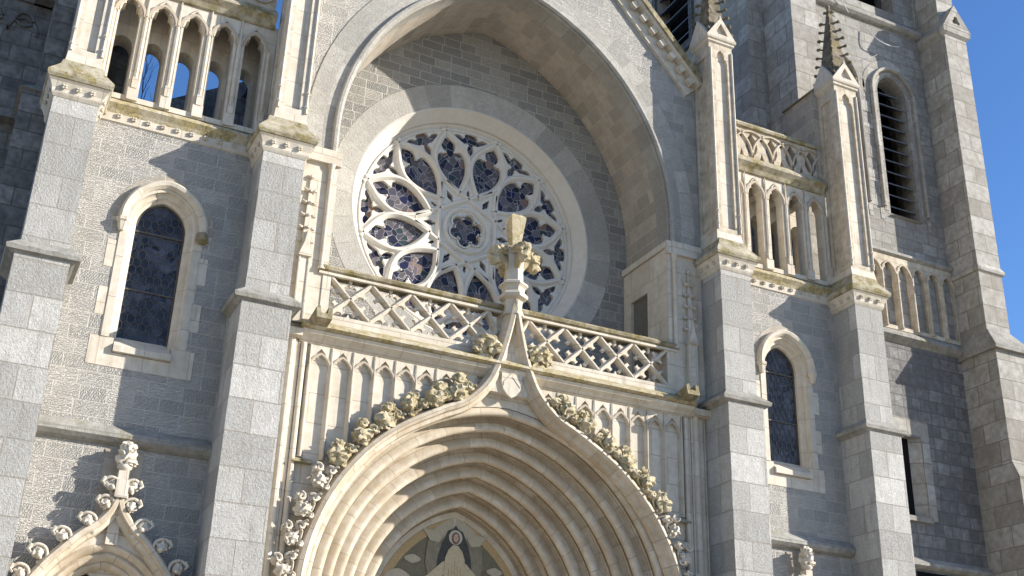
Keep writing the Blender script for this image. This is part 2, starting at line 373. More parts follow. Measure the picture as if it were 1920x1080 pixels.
def hexnet(x0, x1, z0, z1, inside, y, d=.15, r=.008):
    mb = MB(); hw = d / 2; row = 0; z = z0
    hh = .06; vv = .11
    while z < z1:
        x = x0 - (hw if row % 2 else 0)
        while x < x1:
            P = [(x, z), (x + hw, z - hh), (x + d, z)]
            for a, b in ((P[0], P[1]), (P[1], P[2]), ((x, z), (x, z + vv))):
                if inside(*a) and inside(*b):
                    dx, dz = b[0] - a[0], b[1] - a[1]; L = hypot(dx, dz); nx, nz = -dz / L * r, dx / L * r
                    mb.add([(a[0] + nx, y, a[1] + nz), (a[0] - nx, y, a[1] - nz), (b[0] - nx, y, b[1] - nz), (b[0] + nx, y, b[1] + nz),
                            (a[0], y - .012, a[1]), (b[0], y - .012, b[1])], [(0, 4, 5, 3), (4, 1, 2, 5)])
            x += d
        row += 1; z += vv + hh
    return mb

def lancet(cx, side):
    hw, zb, zs = .49, 10.0, 12.4; c = .12
    L = MB().plate(archloop(hw + .04, c, zs, zb - .05, cx=cx), [], .30, .31).build("lancet_window", m_glass, C)
    lab(L, "narrow pointed window with dark leaded glass in the %s bay" % side)
    def ins(x, z):
        x = abs(x - cx)
        if z < zb or x > hw: return False
        return z <= zs or (x + c) ** 2 + (z - zs) ** 2 < (hw + c) ** 2
    hexnet(cx - hw, cx + hw, zb + .05, zs + .65, ins, .285).build("leading", m_lead, L, recalc=False)
    f = MB(); f.box(cx - hw, cx + hw, .262, .292, 11.02, 11.05); f.box(cx - hw, cx + hw, .262, .292, 12.28, 12.31)
    f.sweep(archloop(hw - .01, c, zs, zb + .01, cx=cx)[1:], [(0, .27), (.03, .27), (.03, .31), (0, .31)]); f.build("window_frame", m_frame, L)
    # moulded reveal
    path = [(cx + hw, zb - .12)] + parch(hw, c, zs, 14, cx) + [(cx - hw, zb - .12)]
    pr = [(0, .32), (0, .2), (-.05, .17), (-.07, .10), (-.12, .09), (-.15, .05), (-.15, -.025), (-.30, -.025), (-.30, .1), (-.30, .32)]
    MB().sweep(path, pr).build("moulded_reveal", m_cream, L)
    # hood with stops
    hr = .72
    path = [(cx + hr, zs - .05)] + parch(hr, c, zs, 14, cx) + [(cx - hr, zs - .05)]
    h = MB().sweep(path, [(0.02, .0), (0.02, -.06), (-.03, -.13), (-.10, -.15), (-.14, -.12), (-.15, .0)])
    h.build("hood_mould", m_cream, L)
    for s in (-1, 1):
        st = MB()
        if (side == 'left' and s == 1): st.blob((cx + s * (hr + .06), -.1, zs - .12), (.13, .12, .15), 3, .45, 2, 2.5); st.build("hood_stop", m_lich2, L)
        else:
            st.lathe((cx + s * (hr + .06), -.07, zs - .05), [(.13, 0), (.13, -.07), (.10, -.10), (.09, -.18), (.05, -.27)], 6, 0); st.build("hood_stop", m_cream, L)
    # toothed quoins
    q = MB(); z = 9.3; k = 0
    while z < 12.35:
        h_ = .42 if k % 2 else .58; z2 = min(z + h_, 12.38); w = .82 if k % 2 else .98
        for s in (-1, 1):
            a, b = sorted((cx + s * .785, cx + s * w)); 
            q.box(a, b, -.008, .05, z + .003, z2 - .003)
        z = z2; k += 1
    q.box(cx - .785, cx + .785, -.008, .05, 9.3, 9.58); q.box(cx - .785, cx - .545, -.007, .3, 9.581, 9.878); q.box(cx + .545, cx + .785, -.007, .3, 9.581, 9.878); q.build("quoin_surround", m_cream, L)
    rg = parch(.74, c, zs, 14, cx); ro = parch(1.0, c, zs - .0, 14, cx)
    MB().plate(ro + rg[::-1], [], -.007, .05).build("arch_surround", m_ash, L)
    si = MB(); x0, x1 = cx - .50, cx + .50
    si.add([(x0, .32, 10.03), (x1, .32, 10.03), (x1 + .04, -.09, 9.72), (x0 - .04, -.09, 9.72), (x1 + .04, -.09, 9.60), (x0 - .04, -.09, 9.60), (x0, .32, 9.6), (x1, .32, 9.6)],
           [(0, 3, 2, 1), (3, 5, 4, 2), (0, 6, 5, 3), (1, 2, 4, 7), (5, 6, 7, 4)])
    si.build("sill", m_cream, L)
    return L

for side, xa, xb in (('left', -9.38, -6.1), ('right', 6.1, 9.38)):
    cx = -7.7 if xa < 0 else 7.7
    W_ = MB().plate([(xa, 0), (xb, 0), (xb, 14.6), (xa, 14.6)], [archloop(.78, .12, 12.4, 9.6, cx=cx)[:], archloop(1.17, .2, 4.64, .3, cx=cx)], 0, .5).build("bay_wall", m_rough, C, uo=(xa, .04))
    lab(W_, "tooled granite wall of the %s bay between two buttresses" % side)
    lancet(cx, side)
    st = course(MB(), xa, xb, [(.02, 8.22), (-.20, 8.02), (-.20, 7.93), (-.12, 7.86), (.02, 7.80)]).build("string_course", m_ledge, C)
    # gallery sill with rosettes
    st = course(MB(), xa, xb, [(.3, 15.2), (-.14, 14.86), (-.16, 14.80), (-.08, 14.70), (-.03, 14.60), (-.03, 14.50), (.1, 14.46), (.3, 14.46)]).build("gallery_sill", m_goldl, C)
    fr = course(MB(), xa, xb, [(.0, 14.70), (-.075, 14.70), (-.04, 14.62), (-.035, 14.44), (.0, 14.42)]).build("rosette_frieze", m_cream, C)
    n = 11
    for i in range(n): rosette(fr, xa + (xb - xa) * (i + .6) / (n + .2), -.05, 14.57)

# --- buttresses
for i, (x0, x1) in enumerate(BX):
    zs0 = .04
    B = MB().box(x0, x1, -.86, .3, 11.0, 14.4).build("buttress", m_butt, C, uo=(x0, .07 + .11 * i))
    lab(B, ["outermost buttress at the left edge of the church front", "buttress between left bay and central arch", "buttress between central arch and right bay", "outer right buttress beside the tower"][i])
    lo = MB().box(x0 - .07, x1 + .05, -1.02, .3, 0, 10.85).build("lower_buttress", m_butt, B, uo=(x0 - .07, .2 + .09 * i))
    skirt(MB(), x0 - .02, x1 + .02, -.9, .3, [(.06, 10.72), (.14, 10.78), (.20, 10.80), (.22, 10.88), (-.03, 11.10)]).build("weathered_ledge", m_ledge, B)
    skirt(MB(), x0, x1, -.86, .3, [(0.01, 14.18), (.05, 14.24), (.06, 14.34), (.12, 14.46), (.16, 14.50)]).build("rosette_frieze", m_cream, B)
    skirt(MB(), x0, x1, -.86, .25, [(.10, 14.50), (.17, 14.52), (.20, 14.58), (.20, 14.64), (.0, 14.92), (-.04, 15.06)]).build("cap_stone", m_lich, B)
    for k in range(3): rosette(B, x0 + .16 + k * (x1 - x0 - .32) / 2, -.945, 14.37)
    for k in range(3):
        rosette(B, x0 - .085, -.72 + k * .26, 14.37, -1, 0); rosette(B, x1 + .085, -.72 + k * .26, 14.37, 1, 0)

# --- pinnacles
def crocket_hook(mb, p, d, s=1.0, seed=0):
    p = Vector(p); d = Vector(d).normalized(); u = Vector((0, 0, 1))
    mb.tube([p - d * .04 * s, p + d * .05 * s + u * .01 * s, p + d * .10 * s + u * .03 * s], [.035 * s, .028 * s, .03 * s], 5)
    mb.blob(p + d * .12 * s + u * .02 * s, (.062 * s, .062 * s, .055 * s), seed, .3, 1)
    return mb
def pinnacle(cx, hw, y0=-.74, y1=-.02, z0=15.0, zt=20.95, ztop=24.0, desc=""):
    w = hw
    P = MB(); P.box(cx - w + .05, cx + w - .05, y0 + .1, y1, z0, zt)
    # corner frame pieces around sunk panels
    hole = [(cx - w + .17, z0 + .42), (cx + w - .17, z0 + .42), (cx + w - .17, zt - .62)] + cusphead(w - .17, zt - .62, .42, cx)[1:-1] + [(cx - w + .17, zt - .62)]
    P.plate([(cx - w, z0), (cx + w, z0), (cx + w, zt), (cx - w, zt)], [hole], y0, y0 + .1)
    hl = [(-y0 - .17 + 0, 0)]
    P.box(cx - w, cx - w + .05, y0 + .1, y0 + .2, z0, zt); P.box(cx - w, cx - w + .05, y1 - .12, y1, z0, zt); P.box(cx - w, cx - w + .05, y0 + .2, y1 - .12, zt - .4, zt); P.box(cx - w, cx - w + .05, y0 + .2, y1 - .12, z0, z0 + .4)
    P.box(cx + w - .05, cx + w, y0 + .1, y1, z0, zt)
    O = P.build("pinnacle", m_dirty if cx > 0 else m_cream, C, uo=(cx, 0)); lab(O, desc)
    an = MB()
    for sx in (-1, 1):
        a = cx + sx * (w - .035); an.tube([(a, y0 - .01, z0 + .35), (a, y0 - .01, zt - .2)], .038, 8)
        for z in (15.5, 15.85): an.lathe((a, y0 - .01, z), [(.045, -.03), (.062, 0), (.045, .03)], 8)
    an.build("angle_shaft", m_cream, O)
    fp = MB().box(cx - w + .17, cx + w - .17, y0 + .085, y0 + .095, z0 + .4, zt - .2).build("sunk_panel", m_cream, O)
    bs = MB().frustum((cx - w - .03, cx + w + .03, y0 - .05, y1), (cx - w, cx + w, y0 - .002, y1), z0, z0 + .28).build("pinnacle_base", m_cream, O)
    sk = skirt(MB(), cx - w, cx + w, y0, y1, [(0.0, zt - .02), (.05, zt + .02), (.05, zt + .07), (.09, zt + .10), (.10, zt + .17), (0, zt + .19)]).build("cornice", m_cream, O)
    # gables
    z1 = zt + .17; g = MB()
    zc = z1 + .66
    g.plate([(cx - w - .09, z1), (cx + w + .09, z1), (cx, zc)], [[(cx - w * .55, z1 + .1), (cx + w * .55, z1 + .1), (cx, z1 + .46)]], y0 - .09, y0 + .06)
    g.plate([(cx - w * .6, z1 + .05), (cx + w * .6, z1 + .05), (cx, z1 + .5)], [], y0 + .0, y0 + .05)
    ym = (y0 + y1) / 2; d = (y1 - y0) / 2 + .09
    for s in (-1, 1):
        xo, xi = cx + s * (w + .09), cx + s * (w - .06)
        g.add([(xo, ym - d, z1), (xo, ym + d, z1), (xo, ym, zc), (xi, ym - d, z1), (xi, ym + d, z1), (xi, ym, zc)], [(0, 1, 2), (3, 5, 4), (0, 2, 5, 3), (1, 4, 5, 2), (0, 3, 4, 1)])
    g.tube([(cx, y0 - .03, zc - .05), (cx, y0 - .05, zc + .06)], [.06, .03], 6)
    g.build("gable", m_cream, O)
    # spire
    sp = MB(); wb = w - .06; sp.frustum((cx - wb, cx + wb, ym - wb, ym + wb), (cx - .05, cx + .05, ym - .05, ym + .05), z1, ztop - .25)
    sp.blob((cx, ym, ztop - .22), (.1, .1, .08), 2, .3, 1); sp.blob((cx, ym, ztop - .02), (.07, .07, .12), 4, .3, 1)
    for a in range(4): crocket_hook(sp, (cx, ym, ztop - .22), (cos(a * pi / 2 + pi / 4), sin(a * pi / 2 + pi / 4), 0), .9, a)
    SP = sp.build("spire", m_dirty if cx < 0 else m_spire, O)
    n = 8
    for k in range(n):
        t = (k + .35) / n * .95; z = z1 + .12 + t * (ztop - .3 - z1 - .12); rr = wb + (.05 - wb) * ((z - z1) / (ztop - .25 - z1))
        for a in range(4):
            dx, dy = (1 if a in (0, 3) else -1), (1 if a in (0, 1) else -1)
            if dx > 0 and dy > 0: continue
            crocket_hook(MB(), (cx + dx * rr, ym + dy * rr, z), (dx, dy, .1), 1.0, k * 4 + a).build("crocket", m_spire, O, sharp=60)
    return O
pinnacle(-9.80, .33, desc="tall panelled stone pinnacle on the outermost left buttress")
pinnacle(-5.60, .34, desc="tall panelled stone pinnacle on the buttress left of the great arch")
pinnacle(5.63, .37, desc="tall panelled pinnacle right of the great arch, weathered dark at its side")
pinnacle(9.87, .39, desc="tall panelled pinnacle with knobbly crocketed spire standing before the tower")

# --- galleries over the bays
for side, xa, xb, xm in (('left', -9.47, -5.94, -7.745), ('right', 5.94, 9.47, 7.745)):
    cs = [xm + .665 * k for k in (-2, -1, 0, 1, 2)]
    holes = [[(c - .215, 15.12), (c + .215, 15.12)] + cusphead(.215, 17.12, .46, c) for c in cs]
    G = MB().plate([(xa, 15.0), (xb, 15.0), (xb, 17.8), (xa, 17.8)], holes, -.0, .26).build("gallery_arcade", m_cream, C)
    lab(G, "open arcade of five slender cusped arches above the %s bay" % side)
    rb = MB()
    for j in range(6):
        x = xm + .665 * (j - 2.5)
        for dx, r in ((0, .045), (-.075, .024), (.075, .024)): rb.tube([(x + dx, -.01 + abs(dx) * .3, 15.3), (x + dx, -.01 + abs(dx) * .3, 17.1)], r, 7)
        rb.box(x - .11, x + .11, -.06, .02, 15.02, 15.3); rb.box(x - .055, x + .055, -.075, .02, 15.3, 15.55)
        if 0 < j < 5: rb.tube([(x, -.03, 17.1), (x, -.03, 17.74)], [.04, .014], 6)
    rb.build("mullion", m_cream, G)
    ar = MB()
    for c in cs:
        ar.sweep([(c + .30, 17.08)] + parch(.30, .16, 17.08, 10, c) + [(c - .30, 17.08)], [(-.025, -.05), (.03, -.05), (.045, .0), (-.04, .0)])
        p = cusphead(.215, 17.12, .46, c); ar.sweep(p, [(-.03, -.03), (.0, -.02), (0, .01), (-.03, .01)])
    ar.build("arch_moulding", m_cream, G)
    # passage behind: rear wall with round headed openings, floor, ceiling
    holes = [archloop(.225, .03, 16.80, 15.25, 8, c) for c in cs]
    if side == 'right': holes = holes
    MB().plate([(xa - .1, 15.0), (xb + .1, 15.0), (xb + .1, 18.1), (xa - .1, 18.1)], holes, .80, 1.25).build("rear_wall", m_cream, G)
    dv = MB()
    for j in range(1, 5):
        x = xm + .665 * (j - 2.5); dv.box(x - .11, x + .11, .262, .798, 17.35, 17.9)
    dv.box(xa, xb, .262, .798, 17.88, 18.0)
    dv.build("passage_vault", m_cream, G); MB().box(xa, xb, .27, .795, 14.7, 15.1).build("passage_floor", m_lich2, G)
    co = course(MB(), xa + .1, xb - .1, [(.3, 18.25), (-.06, 18.22), (-.22, 18.02), (-.24, 17.95), (-.12, 17.84), (-.06, 17.74), (.0, 17.72), (.3, 17.72)]).build("gallery_cornice", m_lich, C)
    # pierced parapet
    PP = MB(); x0, x1, zb, zt = xa + .12, xb - .12, 18.2, 19.16
    hs = []
    if side == 'right':
        for c in cs:
            hs.append([(c, zb + .10), (c + .12, zb + .2), (c + .2, zb + .38), (c + .17, zb + .58), (c, zb + .84), (c - .17, zb + .58), (c - .2, zb + .38), (c - .12, zb + .2)])
        for j in range(0, 6):
            x = xm + .665 * (j - 2.5)
            if j < 5 and j > 0: hs.append([(x, zb + .62), (x + .13, zb + .86), (x - .13, zb + .86)]); hs.append([(x - .07, zb + .07), (x + .07, zb + .07), (x, zb + .3)])
    else:
        for c in cs:
            hs.append([(c + (.17 + .07 * cos(4 * t)) * cos(t), zb + .48 + (.2 + .08 * cos(4 * t)) * sin(t)) for t in [2 * pi * q / 24 for q in range(24)]])
    PP.plate([(x0, zb), (x1, zb), (x1, zt), (x0, zt)], hs, .02, .22)
    if side == 'right':
        for j in range(-1, 6):
            cc = xm + .665 * (j - 2) ; r = .665
            for x_c in (cc,):
                path = [(x_c + r * cos(t), zb + .05 + .82 * sin(t)) for t in [pi * q / 20 for q in range(21)] if x0 < x_c + r * cos(t) < x1]
                if len(path) > 3: PP.sweep(path, [(-.03, .03), (-.022, -.03), (.022, -.03), (.03, .03)])
    else:
        for c in cs: PP.sweep(circ(.29, 24, c, zb + .48), [(-.02, .03), (-.02, -.02), (.02, -.02), (.02, .03)], closed=True)
    PB = PP.build("pierced_parapet", m_dirty, C)
    course(MB(), x0, x1, [(.28, 19.30), (-.03, 19.30), (-.08, 19.22), (-.05, 19.16), (.28, 19.16)]).build("coping", m_lich, PB)

# coping stone running back from the outer right pinnacle
MB().box(9.30, 9.62, -.02, 1.2, 17.8, 21.05).build("return_wall", m_ash, C)
mb = MB(); mb.add([(9.22, -.02, 21.05), (9.70, -.02, 21.05), (9.46, -.02, 21.3), (9.22, 1.25, 21.05), (9.70, 1.25, 21.05), (9.46, 1.25, 21.3)], [(0, 1, 2), (3, 5, 4), (0, 2, 5, 3), (1, 4, 5, 2), (0, 3, 4, 1)]); mb.build("return_coping", m_lich2, C)

# --- central wall with the great arch
AH, AC, AZ = 4.35, 1.30, 15.6
arc = parch(AH, AC, AZ, 30)
out = [(5.5, 10.9), (5.5, 19.6), (0, 25.6), (-5.5, 19.6), (-5.5, 10.9), (-AH, 10.9)] + arc[::-1] + [(AH, 10.9)]
GWl = MB().plate(out, [], 0, 2.0).build("gable_wall", m_rough, C, uo=(0.1, .1)); lab(GWl, "tall tooled granite wall pierced by the great pointed arch")
ro = parch(AH + .74, AC, AZ, 30); MB().plate([(AH + .74, 15.06)] + ro + [(-AH - .74, 15.06), (-AH, 15.06)] + arc[::-1] + [(AH, 15.06)], [], -.022, .05).build("voussoir_ring", m_vous, C)
# give the voussoir ring polar joints
vr = C.children[-1] if False else bpy.data.objects["voussoir_ring"]
uvl = vr.data.uv_layers[0]
for lp in vr.data.loops:
    q = vr.data.vertices[lp.vertex_index].co
    s_ = 1 if q.x > 0 else -1
    a = atan2(max(0, q.z - AZ), abs(q.x) + AC); uvl.data[lp.index].uv = (s_ * a * 6.0 + (min(0, q.z - AZ)) * s_, hypot(abs(q.x) + AC, q.z - AZ))
path = [(AH, 15.04)] + parch(AH, AC, AZ, 36) + [(-AH, 15.04)]
MB().sweep(path, [(.001, -.025), (.05, .0), (.05, .02), (0.03, .10), (.010, .14), (.010, .55), (-.1, .55), (-.1, -.025)], cap=False).build("front_soffit_ring", m_vous, C)
SF = MB().sweep(path, [(.005, .5), (.005, 2.1), (-.1, 2.1), (-.1, .5)], cap=False).build("arch_soffit", m_ash, C)
for d_ in SF.data.uv_layers[0].data: d_.uv = (d_.uv[1], d_.uv[0])
# soffit courses
MB().sweep(path, [(.0, -.02), (.02, -.085), (-.03, -.13), (-.09, -.125), (-.12, -.07), (-.125, -.03)]).build("arch_roll_moulding", m_vous, C)
# raking coping with corbel table
for s in (-1, 1):
    P0, P1 = Vector((s * 5.32, 19.85)), Vector((0, 25.78))
    d = (P1 - P0).normalized(); n = Vector((-d.y, d.x)) * (1 if s > 0 else -1) * (-1)
    if n.y < 0: n = -n
    def rk(t, o): q = P0 + d * t + n * o; return (q.x, q.y)
    L = (P1 - P0).length
    mb = MB(); mb.plate([rk(0, .0), rk(L, .0), rk(L, .14), rk(0, .14)], [], -.34, .4); mb.plate([rk(0, .14), rk(L, .14), rk(L, .20), rk(0, .20)], [], -.26, .32)
    RC = mb.build("raking_coping", m_lich2, C)
    mb = MB(); mb.plate([rk(0, -.42), rk(L, -.42), rk(L, -.002), rk(0, -.002)], [], -.05, .02); mb.build("raking_frieze", m_cream, RC)
    mb = MB(); mb.plate([rk(0, -.08), rk(L, -.08), rk(L, -.0025), rk(0, -.0025)], [], -.28, -.051)
    t = .15
    while t < L - .3: mb.plate([rk(t, -.26), rk(t + .2, -.26), rk(t + .2, -.081), rk(t, -.081)], [], -.22, -.051); t += .42
    mb.plate([rk(0, -.50), rk(L, -.50), rk(L, -.42), rk(0, -.42)], [], -.09, .02)
    mb.build("corbel_table", m_cream, RC)
    for k in range(7):
        q = rk(.6 + k * 1.1, .2); 
        bl = MB().blob((q[0], 0, q[1] + .08), (.16, .14, .18), k, .5, 2, 2.2); bl.blob((q[0] + s * .12, -.02, q[1] + .16), (.09, .08, .1), k + 9, .4, 1); bl.build("gable_crocket", m_crock, RC)

# impost, jamb dado
for s in (-1, 1):
    a, b = sorted((s * 4.35, s * 5.22))
    side = 'right' if s > 0 else 'left'
    J = MB().box(a, b, -.03, -.001, 10.9, 14.86); 
    # inner jamb slab with doorway (faces the niche)
    Mx = Matrix(((0, -s, 0, s * 4.35), (1, 0, 0, 0), (0, 0, 1, 0), (0, 0, 0, 1)))
    J.M = Mx; J.plate([(-.03, 10.9), (2.03, 10.9), (2.03, 14.86), (-.03, 14.86)], [[(.90, 10.95), (1.68, 10.95), (1.68, 14.0), (.90, 14.0)]], .004, .10); J.M = None
    J = J.build("jamb_panel", m_cream, C); lab(J, "smooth cream stone jamb beside the balcony, %s side" % side)
    D = MB(); a2, b2 = sorted((s * 4.335, s * 4.345)); D.box(a2, b2, .87, 1.71, 10.95, 14.03); D.build("door", m_doorway, J)  # thin dark sheet, doorway interior's shade put into its colour
    mb = MB(); a3, b3 = sorted((s * 4.20, s * 4.348))
    mb.box(a3, b3, -.10, 2.03, 14.865, 15.04); a4, b4 = sorted((s * 4.348, s * 5.22)); mb.box(a4, b4, -.13, -.002, 14.70, 15.04)
    mb.box(*sorted((s * 4.20, s * 4.348)), -.1, -.002, 14.70, 14.865)
    mb.build("impost_moulding", m_cream, J)
    # shaft under the arch roll
    MB().lathe((s * 4.42, -.07, 12.2), [(.09, 0), (.06, .1), (.055, .12), (.055, 2.38), (.075, 2.42), (.09, 2.5)], 12).build("roll_shaft", m_cream, J)
    # small carved pinnacle relief
    cx = s * 4.82; pn = MB()
    pn.box(cx - .10, cx + .10, -.17, -.03, 10.9, 12.42)
    for t in (-1, 1): pn.tube([(cx + t * .1, -.17, 10.95), (cx + t * .1, -.17, 12.42)], .028, 6)
    pn.plate([(cx - .14, 12.36), (cx + .14, 12.36), (cx + .10, 12.5), (cx + .04, 12.68), (cx, 12.95), (cx - .04, 12.68), (cx - .10, 12.5)], [], -.23, -.03)
    pn.frustum((cx - .09, cx + .09, -.17, -.03), (cx - .025, cx + .025, -.07, -.03), 12.5, 14.25); pn.blob((cx, -.08, 14.3), (.06, .05, .08), 1, .3, 1)
    for k in range(5):
        z = 12.75 + k * .30; w = .09 - .05 * (z - 12.5) / 1.75
        for t in (-1, 1): pn.blob((cx + t * (w + .045), -.10, z), (.058, .055, .045), k + t, .35, 1); pn.blob((cx + t * (w + .085), -.10, z + .035), .026, k, .2, 1)
        pn.blob((cx, -.19 + .02 * k, z), (.04, .04, .045), k, .3, 1)
    PN = pn.build("pinnacle_relief", m_cream, J); lab(PN, "slender carved pinnacle relief on the %s jamb panel" % side)

# --- niche wall and rose window
RZ = 15.43; RY = 2.6
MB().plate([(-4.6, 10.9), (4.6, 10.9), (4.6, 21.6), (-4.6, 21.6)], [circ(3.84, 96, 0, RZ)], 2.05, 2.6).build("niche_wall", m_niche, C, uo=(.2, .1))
R = MB().sweep(circ(3.84, 96, 0, RZ), [(-.02, 2.046), (.58, 2.16), (.60, 2.9), (-.02, 2.9)], closed=True).build("rose_window", m_vous, C)
lab(R, "great round window of twelve white stone petals with dark stained glass")
MB().sweep(circ(3.262, 96, 0, RZ), [(0, 2.165), (.05, 2.15), (.07, 2.2), (.22, 2.44), (.26, 2.50), (.26, 2.9), (0, 2.9)], closed=True).build("splayed_rim", m_white, R)
MB().plate(circ(3.1, 72, 0, RZ), [], 2.75, 2.77).build("stained_glass", m_rose, R)
def pol(r, a, t=0):
    """radial r, angle a, tangential offset t"""
    return (r * cos(a) - t * sin(a), RZ + r * sin(a) + t * cos(a))
petal = [(1.13, 0), (1.22, .075), (1.32, .155), (1.48, .255), (1.65, .34), (1.85, .39), (2.02, .395), (2.15, .355), (2.22, .28), (2.20, .20), (2.235, .125), (2.30, .165), (2.40, .20), (2.50, .185), (2.58, .125), (2.67, 0)]
petal = petal + [(r, -t) for r, t in reversed(petal[1:-1])]
holes = []
for k in range(12):
    a = radians(15 + 30 * k); holes.append([pol(r, a, t) for r, t in petal])
for k in range(12):                      # outer spandrels, three-lobed
    a = radians(30 * k)
    q = [(2.19, 0), (2.26, .055), (2.34, .09), (2.43, .085), (2.50, .05), (2.53, .11), (2.52, .19), (2.57, .28), (2.63, .38), (2.70, .49), (2.75, .42), (2.755, .32), (2.70, .23), (2.71, .18), (2.78, .185), (2.85, .12), (2.87, 0)]
    q = q + [(r, -t) for r, t in reversed(q[1:-1])]; holes.append([pol(r, a, t) for r, t in q])
for k in range(6):                       # small drops between a pair
    a = radians(30 + 60 * k); q = [(.82, 0), (.87, .09), (.93, .13), (.99, .12), (1.02, .04), (1.06, .03), (1.10, .045), (1.18, 0)]
    q = q + [(r, -t) for r, t in reversed(q[1:-1])]; holes.append([pol(r, a, t) for r, t in q])
    a = radians(60 * k); q = [(.74, 0), (.71, .06), (.69, .14), (.69, .23), (.76, .17), (.83, .09), (.84, .035), (.91, .03), (.94, .07), (1.01, .08), (1.20, 0)]
    q = q + [(r, -t) for r, t in reversed(q[1:-1])]; holes.append([pol(r, a, t) for r, t in q])
hexf = [( (.33 + .09 * abs(cos(3 * t)) ** .7) * cos(t), RZ + (.33 + .09 * abs(cos(3 * t)) ** .7) * sin(t)) for t in [2 * pi * q / 72 + radians(15) for q in range(72)]]
def foil(r1, r2, n=6, m=10, rot=0.0):
    P = []
    for k in range(n):
        a = rot + 2 * pi * k / n; cx_, cz_ = r1 * cos(a), r1 * sin(a)
        for j in range(m + 1):
            b = a + (-.62 + 1.24 * j / m) * pi * .9; P.append((cx_ + r2 * cos(b), RZ + cz_ + r2 * sin(b)))
    return P
holes.append(foil(.30, .15, 6, 10, radians(20)))
MB().plate(circ(3.06, 96, 0, RZ), holes, 2.66, 2.84).build("tracery", m_white, R)
rb = MB(); RP = [(-.088, 2.67), (-.062, 2.63), (-.022, 2.585), (.022, 2.585), (.062, 2.63), (.088, 2.67)]
RP2 = [(-.035, 2.67), (-.02, 2.625), (.02, 2.625), (.035, 2.67)]
pr = [(1.03, .0), (1.3, .225), (1.6, .40), (1.88, .475), (2.12, .455), (2.35, .36), (2.55, .225), (2.68, .12), (2.82, 0), (2.9, -.10)]
for k in range(12):
    a = radians(15 + 30 * k)
    for s in (-1, 1):
        # each bar carries on inward past the petal foot to the inner star
        inner = ([(.62, -.165 * s * 1.0)] if False else [])
        rb.sweep([pol(r, a, s * t) for r, t in catmull(pr, 4)], RP)
# six long bars of the star, carried into petal flanks
for k in range(6):
    a = radians(30 + 60 * k); A = pol(1.22, radians(30 + 60 * k - 30), .0); B_ = pol(1.22, radians(30 + 60 * k + 30), .0)
    rb.sweep([A, B_], RP) if False else None
for k in range(6):
    a = radians(60 * k)
    # bar from petal (a-15) outer flank to crossing at a+30.. : straight chords of the hexagram
    A = pol(1.42, radians(60 * k + 3)); B_ = pol(1.42, radians(60 * k + 117)); rb.sweep([A, ((A[0] + B_[0]) / 2, (A[1] + B_[1]) / 2), B_], RP)
for s_ in (3.0, 2.86): rb.sweep(circ(s_, 96, 0, RZ), RP2 if s_ < 2.9 else RP, closed=True)
rb.sweep(circ(.60, 48, 0, RZ), RP, closed=True)
rb.sweep(foil(.31, .185, 6, 10, radians(20)), [(-.02, 2.67), (-.02, 2.62), (.02, 2.62), (.02, 2.67)], closed=True)
# cusp points (little balls at cusp tips)
for k in range(12):
    a = radians(15 + 30 * k)
    for s in (-1, 1):
        x, z = pol(2.225, a, s * .14); rb.blob((x, 2.66, z), .036, k, .1, 1)
rb.build("tracery_moulding", m_white, R, sharp=45)


